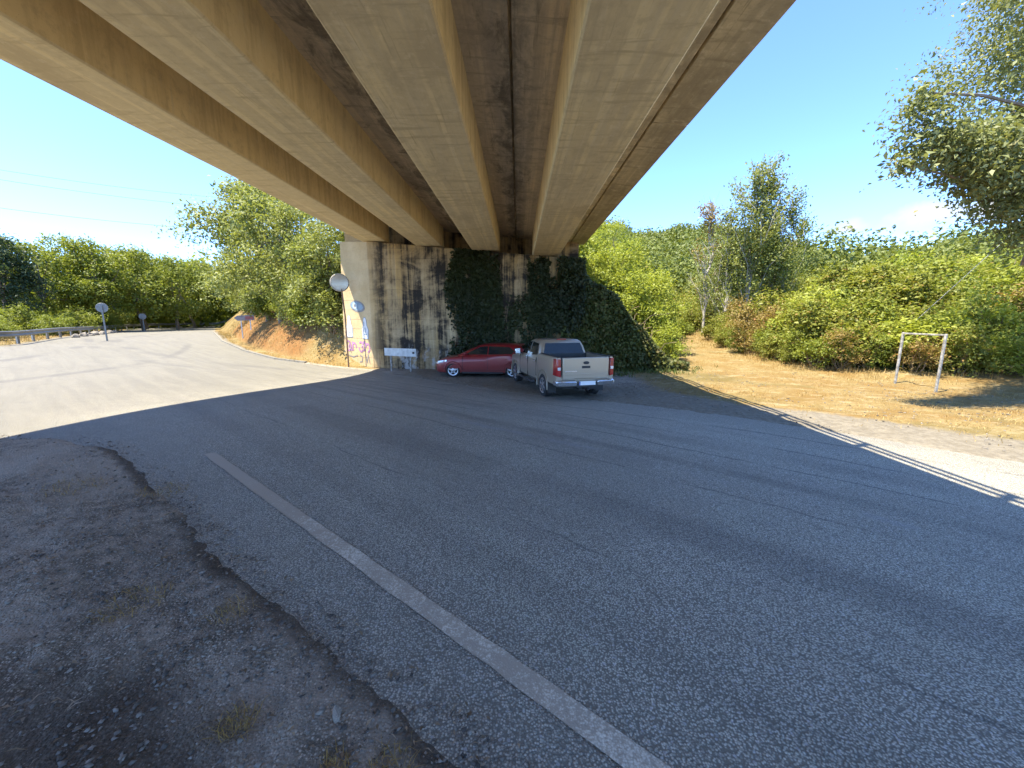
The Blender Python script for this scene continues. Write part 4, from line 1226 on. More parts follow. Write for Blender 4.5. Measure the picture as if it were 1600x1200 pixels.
M['tan_paint'] = paint_mat('champagne_paint', (.36, .295, .215), .40)
M['red_paint'] = paint_mat('red_paint', (.22, .008, .011), .15, amt=.10, coat=.3)
M['glass'] = glass_mat('dark_glass')
M['rubber'] = simple_mat('tyre_rubber', (.020, .019, .018), .85, var=.3)
M['trim'] = simple_mat('black_trim', (.022, .022, .022), .6, var=.2)
M['alloy'] = simple_mat('wheel_alloy', (.62, .62, .63), .28, .85, var=.05)
M['chrome'] = simple_mat('chrome', (.72, .72, .73), .16, .95, var=.04)
M['red_lens'] = simple_mat('red_lens', (.32, .012, .012), .15, 0, coat=.6, var=.1)
M['clear_lens'] = simple_mat('clear_lens', (.66, .66, .66), .12, .3, coat=.6, var=.08)
M['plate'] = simple_mat('plate_white', (.74, .74, .73), .4, var=.04)
M['plate_blue'] = simple_mat('plate_blue', (.03, .08, .35), .4)
M['liner'] = simple_mat('bed_liner', (.045, .05, .05), .8)


def half_ring(x, w, zb, zm, zs, zt_, crown=.02):
    """closed cross-section at x: sill, belly, shoulder, top"""
    h = [(w * .88, zb), (w * .97, zb + .05), (w, zb + (zm - zb) * .55), (w, zm), (w * .985, zs), (w * .94, zt_ - .015), (w * .86, zt_), (w * .40, zt_ + crown)]
    return [(x, y, z) for y, z in h] + [(x, -y, z) for y, z in reversed(h)]


def cut_wheels(o, spots, r, depth):
    """round wheel openings, cut for good into the body mesh"""
    for x, s in spots:
        b = MB(); y0, y1 = (s * 1.2, s * (1.2 - depth)); b.lathe([(r, min(y0, y1)), (r, max(y0, y1))], (x, 0, cut_wheels.z), 'y', 28)
        c = link('cutter', b.mesh('cutter')); m = o.modifiers.new('cut', 'BOOLEAN'); m.object = c; m.operation = 'DIFFERENCE'; m.solver = 'EXACT'
        bpy.context.view_layer.update(); dg = bpy.context.evaluated_depsgraph_get()
        me = bpy.data.meshes.new_from_object(o.evaluated_get(dg)); o.modifiers.clear(); o.data = me
        bpy.data.objects.remove(c)
    o.data.polygons.foreach_set('use_smooth', [True] * len(o.data.polygons)); o.data.set_sharp_from_angle(angle=R(35))


def wheel(parent, x, y, r, w, spokes, rim_r):
    s = 1 if y > 0 else -1
    wz = empty('wheel', (x, y, r)); wz.parent = parent
    b = MB(); k = w / 2
    b.lathe([(rim_r, -k * .9), (r * .90, -k), (r * .975, -k * .82), (r, -k * .45), (r, k * .45), (r * .975, k * .82), (r * .90, k), (rim_r, k * .9)], axis='y', n=28)
    b.build('tyre', M['rubber'], wz, smooth=True)
    b = MB(); f = s * k
    for i in range(26):
        a0, a1 = 2 * math.pi * i / 26, 2 * math.pi * (i + 1) / 26
        def P(a, rr_, yy): return (rr_ * math.cos(a), yy, rr_ * math.sin(a))
        b.hexa([P(a0, rim_r * .90, f * .72), P(a1, rim_r * .90, f * .72), P(a1, rim_r * 1.03, f * .84), P(a0, rim_r * 1.03, f * .84),
                P(a0, rim_r * .90, f * .90), P(a1, rim_r * .90, f * .90), P(a1, rim_r * 1.03, f * .96), P(a0, rim_r * 1.03, f * .96)])
    for i in range(spokes):
        a = 2 * math.pi * i / spokes + .3
        c, sn = math.cos(a), math.sin(a); u = Vector((c, 0, sn)); v = Vector((-sn, 0, c)); yv = Vector((0, 1, 0))
        b.hexa([u * .05 - v * .045 + yv * f * .66, u * .05 + v * .045 + yv * f * .66, u * rim_r * .93 + v * .030 + yv * f * .70, u * rim_r * .93 - v * .030 + yv * f * .70,
                u * .05 - v * .045 + yv * f * .92, u * .05 + v * .045 + yv * f * .92, u * rim_r * .93 + v * .022 + yv * f * .92, u * rim_r * .93 - v * .022 + yv * f * .92])
    b.lathe([(.075, f * .6), (.075, f * .94), (.05, f * .97)] if f > 0 else [(.05, f * .97), (.075, f * .94), (.075, f * .6)], axis='y', n=14)
    b.build('rim', M['alloy'], wz)
    b = MB(); b.lathe([(rim_r * .98, f * .30), (rim_r * .98, f * .45)], axis='y', n=20); b.build('brake_disc', M['trim'], wz)
    return wz


def lip(parent, x, z, r, y, mat, a0=-.15, a1=math.pi + .15, w=.045, t=.05):
    b = MB(); n = 16; s = 1 if y > 0 else -1; rings = []
    for i in range(n + 1):
        a = a0 + (a1 - a0) * i / n
        rings.append([(x + rr_ * math.cos(a), yy, z + rr_ * math.sin(a)) for rr_, yy in ((r - .012, y - s * .08), (r - .012, y + s * t * .6), (r + w * .5, y + s * t), (r + w, y + s * t * .3), (r + w, y - s * .08))])
    b.loft(rings); return b.build('wheel_arch', mat, parent, smooth=True)


def side_panel(pts, yfun, s, off):
    """polygon (x,z) laid on a leaning side surface y = yfun(z), a few mm proud"""
    return [(x, s * (yfun(z, x) + off), z) for x, z in pts]


def side_glass(parent, pts, yfun, s, off=.009):
    """side window that follows the curve of the cab: sliced at many heights"""
    zs = np.linspace(min(p[1] for p in pts) + .001, max(p[1] for p in pts) - .001, 12); rings = []
    for z in zs:
        xs_ = []
        for (xa, za), (xb, zb) in zip(pts, pts[1:] + pts[:1]):
            if (za - z) * (zb - z) <= 0 and za != zb: xs_.append(xa + (xb - xa) * (z - za) / (zb - za))
        y = yfun(z, 0); rings.append([(min(xs_), s * (y + off), z), (max(xs_), s * (y + off), z), (max(xs_), s * (y - .02), z), (min(xs_), s * (y - .02), z)])
    b = MB(); b.loft(rings); return b.build('side_window', M['glass'], parent)


def panel(name, parent, pts, mat, back):
    n = len(pts); me = bpy.data.meshes.new(name)
    q = [tuple(Vector(p) - Vector(back)) for p in pts]
    me.from_pydata(list(pts) + q, [], [tuple(range(n)), tuple(range(2 * n - 1, n - 1, -1))] + [(i, i + n, (i + 1) % n + n, (i + 1) % n) for i in range(n)])
    bm = bmesh.new(); bm.from_mesh(me); bmesh.ops.recalc_face_normals(bm, faces=bm.faces); bm.to_mesh(me); bm.free()
    return link(name, me, mat, parent)


def plan_ring(z, xf, xr, y, r=.16, bow=.05):
    """rounded rectangle in plan, nose bowed forward"""
    pts = []
    for cx, cy, a0 in ((xf - r, y - r, 0), (xr + r, y - r, 90), (xr + r, -y + r, 180), (xf - r, -y + r, 270)):
        for k in range(5):
            a = R(a0 + 22.5 * k); px, py = cx + r * math.cos(a), cy + r * math.sin(a)
            f = bow * (1 - (py / y) ** 2)
            pts.append((px + (f if cx > 0 or a0 in (0, 270) else -f * .5), py, z))
    return pts


def greenhouse(parent, name, levels, mat):
    b = MB(); b.loft([plan_ring(*l) for l in levels]); o = b.build(name, mat, parent, smooth=True); return o


# ---- the pickup
tr = empty('pickup_truck', (1.17, 13.25, 0), R(106), 'champagne double cab pickup parked with its tailgate to the road', 'pickup truck')
tr.scale = (.96, .96, .96)
tr.location.z = -.02
cut_wheels.z = .38
WB_F, WB_R = 1.66, -1.56
b = MB()
b.loft([half_ring(2.60, .66, .60, .70, .76, .80), half_ring(2.55, .78, .46, .78, .92, .97), half_ring(2.38, .87, .42, .82, .98, 1.04), half_ring(2.0, .905, .42, .84, 1.02, 1.09), half_ring(1.35, .915, .42, .86, 1.06, 1.14),
        half_ring(1.0, .92, .42, .88, 1.10, 1.19), half_ring(.4, .925, .42, .88, 1.12, 1.215), half_ring(-1.06, .925, .42, .88, 1.12, 1.225)])
body = b.build('body', M['tan_paint'], tr)
cut_wheels(body, [(WB_F, 1), (WB_F, -1)], .465, .62)
# cargo bed: one shell with an open top
b = MB(); x0, x1 = -2.70, -1.085; rings = []
for x in (x0, x0 + .05, -1.9, x1):
    k = .90 if x == x0 else 1
    w = .918 * (.985 if x == x0 else 1)
    rings.append([(x, .80, .50), (x, w, .56), (x, w, .95), (x, w * .99, 1.20), (x, w * .97, 1.325), (x, w * .955, 1.345), (x, w * .88, 1.345), (x, w * .865, 1.325), (x, w * .86, .80), (x, -w * .86, .80), (x, -w * .865, 1.325), (x, -w * .88, 1.345),
                  (x, -w * .955, 1.345), (x, -w * .97, 1.325), (x, -w * .99, 1.20), (x, -w, .95), (x, -w, .56), (x, -.80, .50)])
b.loft(rings)
bed = b.build('cargo_bed', M['tan_paint'], tr); cut_wheels(bed, [(WB_R, 1), (WB_R, -1)], .465, .40)
b = MB(); b.box(-2.66, -1.10, -.785, .785, .79, .815); b.box(-1.115, -1.09, -.785, .785, .82, 1.33); b.build('bed_liner', M['liner'], tr)
for s in (1, -1):
    b = MB(); b.box(-2.66, -1.10, s * .80 - .045, s * .80 + .045, 1.347, 1.365); o = b.build('bed_rail_cap', M['trim'], tr, bevel=.008)
b = MB(); b.loft([[(x, -.735 * k, z0), (x, .735 * k, z0), (x, .735 * k, z1), (x, -.735 * k, z1)] for x, k, z0, z1 in ((-2.66, 1, .72, 1.345), (-2.735, 1, .72, 1.345), (-2.75, .985, .735, 1.33))])
tg = b.build('tailgate', M['tan_paint'], tr, bevel=.012)
b = MB(); b.box(-2.762, -2.74, -.66, .66, .845, .875); b.build('crease', M['tan_paint'], tg, bevel=.004)
b = MB(); b.box(-2.765, -2.74, -.13, .13, 1.03, 1.10); b.build('tailgate_handle', M['trim'], tg, bevel=.008)
b = MB(); b.lathe([(.055, 0), (.062, .008), (.05, .014)], axis='x', n=20); o = b.build('badge', M['trim'], tg); o.location = (-2.752, 0, 1.19); o.scale = (-1, 1.55, .75)
b = MB()
for k in range(6): b.box(-2.757, -2.745, .30 + k * .06, .345 + k * .06, .93, .965)
b.build('lettering', M['chrome'], tg)
for s in (1, -1):
    q = [(.785, .78), (.905, .82), (.895, 1.31), (.785, 1.31)]
    b = MB(); b.loft([[(x, s * (y * k if y > .8 else y), z) for y, z in q] for x, k in ((-2.45, 1.018), (-2.70, 1.02), (-2.742, .985))])
    tl = b.build('tail_light', M['red_lens'], tr, bevel=.01)
    b = MB(); b.box(-2.752, -2.735, min(s * .795, s * .885), max(s * .795, s * .885), .985, 1.07); b.build('reversing_lamp', M['clear_lens'], tl, bevel=.006)
b = MB()
for s in (1, -1):
    b.loft([[(-2.72, s * y0, .50), (-2.86 + bx, s * y0, .53), (-2.87 + bx, s * y0, .66), (-2.72, s * y0, .70)] for y0, bx in ((.33, 0), (.70, .02), (.90, .10))])
    b.loft([[(-2.55, s * .86, .50), (-2.55, s * .945, .53), (-2.55, s * .945, .66), (-2.55, s * .86, .70)], [(-2.74, s * .84, .50), (-2.77, s * .915, .53), (-2.77, s * .915, .66), (-2.74, s * .84, .70)]])
bp = b.build('rear_bumper', M['chrome'], tr, bevel=.012)
b = MB(); b.box(-2.85, -2.70, -.33, .33, .48, .60); b.build('bumper_step', M['trim'], bp, bevel=.01)
pl = MB().box(-2.868, -2.852, -.26, .26, .55, .665).build('number_plate', M['plate'], tr, bevel=.004)
MB().box(-2.872, -2.866, .225, .258, .555, .66).build('plate_band', M['plate_blue'], pl)
b = MB(); b.tube([(-2.2, 0, .42), (-2.75, 0, .42), (-2.95, 0, .44)], .03, 8); b.lathe([(.0, .44), (.025, .45), (.03, .49), (.0, .52)], (-2.95, 0, 0), 'z', 10); b.build('tow_hitch', M['trim'], tr)
b = MB(); b.box(-2.45, 2.3, -.62, .62, .40, .50); b.box(-1.75, -1.38, -.75, .75, .30, .42); b.box(-2.5, -2.2, -.45, .1, .36, .48); b.tube([(-2.5, -.5, .38), (-2.1, -.5, .40)], .08, 8); b.build('chassis', M['trim'], tr)
gh = [(1.17, 1.10, -1.075, .862, .12, .06), (1.30, .90, -1.055, .84, .12, .06), (1.55, .52, -.98, .775, .13, .05), (1.70, .30, -.90, .715, .14, .05), (1.765, .12, -.82, .64, .16, .05), (1.785, -.05, -.7, .50, .16, .04)]
cab = greenhouse(tr, 'cab', gh, M['tan_paint'])
Z_, Y_ = [g[0] for g in gh], [g[3] for g in gh]
ys = lambda z, x: float(np.interp(z, Z_, Y_))
for s in (1, -1):
    side_glass(cab, [(.83, 1.235), (.02, 1.235), (.0, 1.68), (.26, 1.665), (.42, 1.58)], ys, s)
    side_glass(cab, [(-.06, 1.235), (-.84, 1.25), (-.80, 1.45), (-.70, 1.66), (-.08, 1.68)], ys, s)
    b = MB(); b.box(.0, .012, s * .922 - .012, s * .922 + .012, .50, 1.2); b.box(-.93, -.918, s * .922 - .012, s * .922 + .012, .60, 1.2); b.box(.97, .982, s * .915 - .012, s * .915 + .012, .50, 1.16); b.box(-.93, .98, s * .916 - .012, s * .916 + .012, .488, .50)
    b.build('door_gap', M['trim'], body)
    for hx_ in (.16, -.76):
        b = MB(); b.box(hx_ - .10, hx_ + .10, s * .935 - .018, s * .935 + .018, 1.07, 1.105); b.build('door_handle', M['chrome'], body, bevel=.01)
    b = MB(); b.box(.72, .88, s * .90, s * 1.0, 1.20, 1.24) if s > 0 else b.box(.72, .88, s * 1.0, s * .90, 1.20, 1.24)
    mi = b.build('mirror_arm', M['trim'], tr)
    b = MB(); b.loft([[(x, s * (1.08 + sy * k), 1.29 + sz * k) for sy, sz in ((-.10, -.11), (.10, -.10), (.11, .08), (.06, .11), (-.09, .11))] for x, k in ((.70, .96), (.80, 1.0), (.90, .7))])
    b.build('mirror', M['chrome'], tr, bevel=.015)
    b = MB(); b.tube([(-.88, s * .93, .40), (-.80, s * .985, .385), (.86, s * .985, .385), (.94, s * .93, .40)], .045, 8); b.build('side_step', M['trim'], tr, smooth=True)
    lip(tr, WB_F, .38, .465, s * .912, M['tan_paint']); lip(tr, WB_R, .38, .465, s * .912, M['tan_paint'])
    for wx_ in (WB_F, WB_R): wheel(tr, wx_, s * .80, .38, .26, 6, .245)
    b = MB(); b.box(WB_R - .53, WB_R - .50, s * .80 - .13, s * .80 + .13, .22, .58); b.build('mud_flap', M['trim'], tr)
    b = MB(); b.loft([[(2.36, s * .86, .82), (2.36, s * .70, .82), (2.36, s * .70, .97), (2.36, s * .86, .99)], [(2.56, s * .79, .80), (2.585, s * .60, .78), (2.585, s * .60, .92), (2.56, s * .79, .94)]]); b.build('headlight', M['clear_lens'], tr, bevel=.01)
rw = lambda z: float(np.interp(z, Z_, [g[2] for g in gh]))
panel('rear_window', cab, [(rw(1.29) - .036, -.72, 1.29), (rw(1.29) - .036, .72, 1.29), (rw(1.66) - .036, .615, 1.66), (rw(1.66) - .036, -.615, 1.66)], M['glass'], (-.02, 0, 0))
fw = lambda z: float(np.interp(z, Z_, [g[1] for g in gh]))
panel('windscreen', cab, [(fw(1.21) + .03, -.70, 1.21), (fw(1.21) + .03, .70, 1.21), (fw(1.66) + .06, .58, 1.66), (fw(1.66) + .06, -.58, 1.66)], M['glass'], (.05, 0, 0))
MB().box(-.86, -.80, -.16, .16, 1.765, 1.795).build('brake_light', M['red_lens'], cab, bevel=.006)
b = MB(); b.tube([(-.55, .45, 1.77), (-.72, .45, 2.10)], [.012, .005], 5); b.build('aerial', M['trim'], cab)
b = MB(); b.box(2.57, 2.63, -.50, .50, .62, .80); b.build('grille', M['chrome'], tr, bevel=.01)

# ---- the red hatchback
rc = empty('hatchback_car', (-1.42, 16.72, -.09), R(176), 'shiny red hatchback parked sideways along the wall behind the pickup', 'car')
rc.scale = (.97, .97, .97)
cut_wheels.z = .315
b = MB()
b.loft([half_ring(2.13, .50, .36, .48, .54, .58), half_ring(2.09, .66, .24, .50, .60, .66), half_ring(1.96, .79, .20, .54, .66, .73), half_ring(1.7, .862, .19, .60, .74, .81), half_ring(1.25, .878, .19, .64, .82, .89),
        half_ring(.85, .882, .19, .68, .88, .96), half_ring(0, .885, .19, .72, .92, .985), half_ring(-1.0, .883, .19, .74, .95, 1.01), half_ring(-1.6, .865, .20, .76, .96, 1.02), half_ring(-1.92, .81, .24, .74, .93, 1.0), half_ring(-2.06, .70, .30, .66, .86, .95), half_ring(-2.10, .56, .38, .60, .76, .86)])
cb = b.build('body', M['red_paint'], rc); cut_wheels(cb, [(1.31, 1), (1.31, -1), (-1.27, 1), (-1.27, -1)], .365, .58)
gh = [(.93, 1.12, -1.86, .80, .16, .10), (1.02, .96, -1.86, .79, .16, .10), (1.20, .58, -1.76, .725, .17, .08), (1.34, .26, -1.60, .65, .18, .07), (1.41, .02, -1.44, .57, .18, .06), (1.435, -.25, -1.2, .42, .18, .04)]
cg = greenhouse(rc, 'cab', gh, M['red_paint'])
Z2, Y2 = [g[0] for g in gh], [g[3] for g in gh]
ys2 = lambda z, x: float(np.interp(z, Z2, Y2))
for s in (1, -1):
    side_glass(cg, [(.76, 1.0), (-.18, 1.0), (-.20, 1.35), (.06, 1.345), (.32, 1.25)], ys2, s)
    side_glass(cg, [(-.23, 1.0), (-1.25, 1.03), (-1.36, 1.15), (-1.12, 1.32), (-.25, 1.35)], ys2, s)
    b = MB()
    for gx_ in (.88, -.21): b.box(gx_, gx_ + .010, s * .882 - .010, s * .882 + .010, .34, .93)
    b.box(-.95, .88, s * .878 - .010, s * .878 + .010, .325, .335); b.build('door_gap', M['trim'], cb)
    for hx_ in (-.08, -1.0):
        b = MB(); b.box(hx_ - .09, hx_ + .09, s * .892 - .015, s * .892 + .015, .80, .83); b.build('door_handle', M['red_paint'], cb, bevel=.008)
    b = MB(); b.loft([[(x, s * (.98 + sy * k), 1.03 + sz * k) for sy, sz in ((-.10, -.06), (.08, -.06), (.10, .04), (.04, .075), (-.10, .06))] for x, k in ((.66, .95), (.72, 1.0), (.80, .6))]); b.build('mirror', M['red_paint'], rc, bevel=.012)
    b = MB(); b.loft([[(1.58, s * .872, .70), (1.58, s * .80, .70), (1.58, s * .80, .775), (1.58, s * .865, .775)], [(1.95, s * .815, .60), (1.99, s * .66, .60), (1.99, s * .66, .70), (1.95, s * .80, .715)], [(2.07, s * .70, .575), (2.085, s * .58, .575), (2.085, s * .58, .645), (2.07, s * .70, .655)]])
    b.build('headlight', M['clear_lens'], rc, bevel=.008)
    b = MB(); b.box(-1.98, -1.80, min(s * .70, s * .855), max(s * .70, s * .855), .80, .93); b.build('tail_light', M['red_lens'], rc, bevel=.012)
    b = MB(); b.box(-.88, .92, s * .87 - .02, s * .87 + .02, .185, .26); b.build('side_skirt', M['trim'], rc, bevel=.008)
    for wx_ in (1.31, -1.27): wheel(rc, wx_, s * .775, .315, .21, 5, .215)
    lip(rc, 1.31, .315, .365, s * .872, M['red_paint'], w=.03, t=.025); lip(rc, -1.27, .315, .365, s * .868, M['red_paint'], w=.03, t=.025)
rf = lambda z, k: float(np.interp(z, Z2, [g[k] for g in gh]))
panel('windscreen', cg, [(rf(.98, 1) + .075, -.66, .98), (rf(.98, 1) + .075, .66, .98), (rf(1.36, 1) + .06, .52, 1.36), (rf(1.36, 1) + .06, -.52, 1.36)], M['glass'], (.05, 0, 0))
panel('rear_window', cg, [(rf(1.06, 2) - .05, -.60, 1.06), (rf(1.06, 2) - .05, .60, 1.06), (rf(1.34, 2) - .05, .50, 1.34), (rf(1.34, 2) - .05, -.50, 1.34)], M['glass'], (-.03, 0, 0))
b = MB(); b.box(-1.9, 1.95, -.70, .70, .17, .28); b.build('chassis', M['trim'], rc)
b = MB(); b.box(2.06, 2.12, -.45, .45, .28, .40); b.box(2.09, 2.135, -.36, .36, .49, .55); b.build('grille', M['trim'], rc, bevel=.01)
MB().box(2.135, 2.15, -.26, .26, .41, .52).build('number_plate', M['plate'], rc)
b = MB(); b.loft([[(-1.52, -.50, 1.40), (-1.52, .50, 1.40), (-1.52, .50, 1.42), (-1.52, -.50, 1.42)], [(-1.74, -.52, 1.385), (-1.74, .52, 1.385), (-1.74, .52, 1.40), (-1.74, -.52, 1.40)]]); b.build('spoiler', M['red_paint'], rc, bevel=.006)


# ------------------------------------------------------------------ street furniture
M['white_paint'] = simple_mat('chalky_white_paint', (.30, .285, .25), .8, var=.45, scale=9)
M['sign_back'] = simple_mat('sign_back_grey', (.20, .205, .20), .55, .4, var=.15)
M['sign_face'] = simple_mat('sign_board_white', (.56, .56, .53), .6, var=.18, scale=5)
M['sign_lilac'] = simple_mat('faded_lilac_board', (.20, .18, .20), .6, var=.2)
M['sign_red'] = simple_mat('faded_red_board', (.26, .08, .085), .6, var=.2)
M['rust'] = simple_mat('rusty_brown_pole', (.20, .12, .07), .8, var=.3)
M['rail'] = simple_mat('guardrail_zinc', (.25, .255, .25), .5, .6, var=.2, scale=2)
M['stone'] = simple_mat('pale_stone', (.24, .215, .175), .9, var=.3)
M['kerb'] = simple_mat('kerb_concrete', (.185, .17, .135), .9, var=.2)
M['mirror'] = simple_mat('mirror_face', (.50, .51, .50), .30, .55, var=.06)

# little goal
ga, gb = Vector((13.05, 13.35, 0)), Vector((12.75, 11.75, 0))
ga.z, gb.z = zg(ga.x, ga.y), zg(gb.x, gb.y)
gt = max(ga.z, gb.z) + 1.78
goal = empty('goal_frame', (ga.x, ga.y, ga.z), 0, 'small white metal goal frame standing against the hedge', 'goal')
for nm, a, b_ in (('goal_post', ga - Vector((0, 0, .3)), Vector((ga.x, ga.y, gt))), ('goal_post', gb - Vector((0, 0, .3)), Vector((gb.x, gb.y, gt))), ('crossbar', Vector((ga.x, ga.y, gt - .035)) + (ga - gb).normalized() * .03 * 0, Vector((gb.x, gb.y, gt - .035)))):
    off = .04 * (1 if nm == 'crossbar' else 0); dd = (gb - ga); dd.z = 0; dd.normalize()
    o = MB().bar(a + dd * off, b_ - dd * off, .056, .05 if nm == 'crossbar' else .056).build(nm, M['white_paint'], goal, bevel=.008)
    o.matrix_parent_inverse = Matrix.Translation(-goal.location)

# board on two posts in front of the abutment
z0 = zg(-5.3, 17.35)
bd = empty('sign_board', (-5.35, 17.3, z0), R(-3), 'narrow white board on two posts in front of the abutment', 'sign')
b = MB(); b.hexa([(-.73, -.015, .76), (.73, -.015, .70), (.73, .015, .70), (-.73, .015, .76), (-.73, -.015, 1.10), (.73, -.015, 1.06), (.73, .015, 1.06), (-.73, .015, 1.10)])
b.build('board', M['sign_face'], bd, bevel=.008)
MB().box(.56, .66, -.022, -.016, .84, .92).build('mark', M['trim'], bd)
for x in (-.46, .44): MB().box(x - .035, x + .035, .017, .075, -.3, 1.0).build('post', M['white_paint'], bd, bevel=.006)

# round convex mirror by the wing wall
mx, my = -8.32, 18.25; mz = zg(mx, my)
mr = empty('traffic_mirror', (mx, my, mz), 0, 'round convex traffic mirror on a thin pole by the wing wall', 'mirror')
MB().tube([(.12, .06, -.3), (.12, .06, 2.4), (.02, .05, 4.2 - mz)], .038, 8).build('pole', M['rust'], mr, smooth=True)
hd = empty('mirror_head', (0, 0, 4.02 - mz), R(28)); hd.parent = mr
b = MB(); b.lathe([(.40, .055), (.415, .03), (.40, -.01), (.372, -.02), (.37, .0), (.37, .05)], axis='y', n=32); b.build('rim', M['white_paint'], hd, smooth=True)
b = MB(); b.lathe([(.369, .0), (.30, -.010), (.2, -.019), (.1, -.024), (.01, -.026)], axis='y', n=32); b.build('mirror_face', M['mirror'], hd, smooth=True)

# direction board on the left bank
px_, py_ = -21.35, 30.0; pz = zg(px_, py_)
ds = empty('direction_sign', (px_, py_, pz), R(22), 'faded lilac and red arrow board on the orange bank', 'sign')
zc = max(2.45 - pz, .42)
b = MB(); pts = [(-.70, 0), (-.45, .19), (.66, .24), (.66, -.16), (-.45, -.21)]
b.loft([[(x, -.012, zc + z) for x, z in pts], [(x, .012, zc + z) for x, z in pts]]); b.build('arrow_board', M['sign_lilac'], ds)
MB().hexa([(.06, -.018, zc - .12), (.60, -.018, zc - .10), (.60, -.0135, zc - .10), (.06, -.0135, zc - .12), (.06, -.018, zc + .13), (.60, -.018, zc + .16), (.60, -.0135, zc + .16), (.06, -.0135, zc + .13)]).build('red_band', M['sign_red'], ds)
for x in (-.25, .35): MB().box(x - .03, x + .03, .014, .07, -.3, zc + .15).build('post', M['steel'], ds)

# two round signs seen from behind
def round_sign(x, y, h, r, lab, rz):
    z = zg(x, y); s = empty('road_sign', (x, y, z), R(rz), lab, 'road sign')
    MB().box(-.04, .04, -.03, .03, -.3, h + r * .5).build('pole', M['sign_back'], s)
    b = MB(); b.lathe([(r, .032), (r + .01, .045), (r, .058)], (0, 0, h), 'y', 32); d = b.build('disc', M['sign_back'], s)
    b = MB()
    for dz in (-.35, .3): b.box(-r * .7, r * .7, .022, .034, h + dz * r - .025, h + dz * r + .025)
    b.build('bracket', M['sign_back'], d)


round_sign(-28.3, 26.1, 2.25, .31, 'round road sign seen from behind beside the near guardrail', 32)
round_sign(-44.3, 45.2, 1.75, .33, 'smaller round sign at the far bend of the road', 38)

# guardrail
GR = [(-40, 10.5), (-33, 14.6), (-27.5, 18.4), (-27.4, 20.2), (-29.8, 23.4), (-34.8, 29.4), (-40.3, 36.2), (-46.2, 43.6), (-51.0, 49.8), (-55.5, 56.5), (-57.2, 62), (-57.4, 68), (-55.5, 76), (-51, 84)]
GR = [(-44, 9.2), (-34, 13.6), (-27.8, 17.8), (-26.4, 19.4), (-30.2, 23.6), (-35.2, 29.6), (-40.7, 36.4), (-46.6, 43.8), (-51.2, 49.8), (-54.5, 55), (-55.2, 60), (-52.6, 64.5), (-46.5, 66.5), (-38, 66), (-30, 64)]
gr = empty('guardrail', (-30, 23, zg(-30, 23)), 0, 'grey steel guardrail curving along the far side of the road', 'guardrail')
PT = []
for (ax, ay), (bx, by) in zip(GR[:-1], GR[1:]):
    n = max(1, int(math.hypot(bx - ax, by - ay) / .5)); PT += [(ax + (bx - ax) * i / n, ay + (by - ay) * i / n) for i in range(n)]
PT = np.array(PT); PT = np.stack([np.convolve(np.pad(PT[:, i], 4, mode='edge'), np.ones(9) / 9, 'valid') for i in (0, 1)], -1)
pz_ = zt(PT[:, 0], PT[:, 1]); pz_ = np.convolve(np.pad(pz_, 4, mode='edge'), np.ones(9) / 9, 'valid')
prof = [(.0, .44), (.045, .47), (.045, .52), (.0, .575), (.0, .615), (.045, .67), (.045, .72), (.0, .75)]
d = np.gradient(PT, axis=0); d /= np.linalg.norm(d, axis=1)[:, None]; nn = np.stack([-d[:, 1], d[:, 0]], -1)
nn *= np.sign((nn * (np.array([-20, 30]) - PT)).sum(1))[:, None]
GRM = Matrix.Translation(-gr.location)
b = MB(); b.loft([[(PT[i, 0] + nn[i, 0] * o, PT[i, 1] + nn[i, 1] * o, pz_[i] + z) for o, z in prof] + [(PT[i, 0] + nn[i, 0] * (o - .012), PT[i, 1] + nn[i, 1] * (o - .012), pz_[i] + z) for o, z in reversed(prof)] for i in range(len(PT))])
o = b.build('rail', M['rail'], gr); o.matrix_parent_inverse = GRM
for i in range(2, len(PT), 6):
    x, y = PT[i] - nn[i] * .07
    o = MB().box(x - .05, x + .05, y - .05, y + .05, pz_[i] - .3, pz_[i] + .70).build('post', M['rail'], gr); o.matrix_parent_inverse = GRM

# pale kerb along the foot of the left bank and stones at the bend
KP = [(-34.2, 42.9), (-23.3, 30.0), (-17.3, 24.0), (-13.1, 20.5), (-9.7, 18.75)]
P = []
for (ax, ay), (bx, by) in zip(KP[:-1], KP[1:]):
    n = max(1, int(math.hypot(bx - ax, by - ay) / 1.0)); P += [(ax + (bx - ax) * i / n, ay + (by - ay) * i / n) for i in range(n)]
rk = np.random.default_rng(91)
kerb = bpy.data.objects.new('kerb', None); COL.objects.link(kerb); tag(kerb, kind='structure')
for (ax, ay), (bx, by) in zip(P[:-1], P[1:]):
    u = Vector((bx - ax, by - ay, 0)); L = u.length; u /= L; z = zbase(ax, ay); z2 = zbase(bx, by)
    b = MB(); b.bar((ax + u.x * .012, ay + u.y * .012, float(z) + .02), (bx - u.x * .012, by - u.y * .012, float(z2) + .02), .16, .14)
    b.build('kerb_stone', M['kerb'], kerb)


def rock(rng, r, n=2):
    bm = bmesh.new(); bmesh.ops.create_icosphere(bm, subdivisions=n, radius=1)
    s = rng.integers(0, 999)
    for v in bm.verts:
        k = 1 + 1.3 * (float(fbm(np.array([v.co.x * 1.6 + s + v.co.z]), np.array([v.co.y * 1.6 + v.co.z * 1.9]), 3, 3)[0]) - .5)
        v.co *= k * r
    me = bpy.data.meshes.new('stone'); bm.to_mesh(me); bm.free(); return me


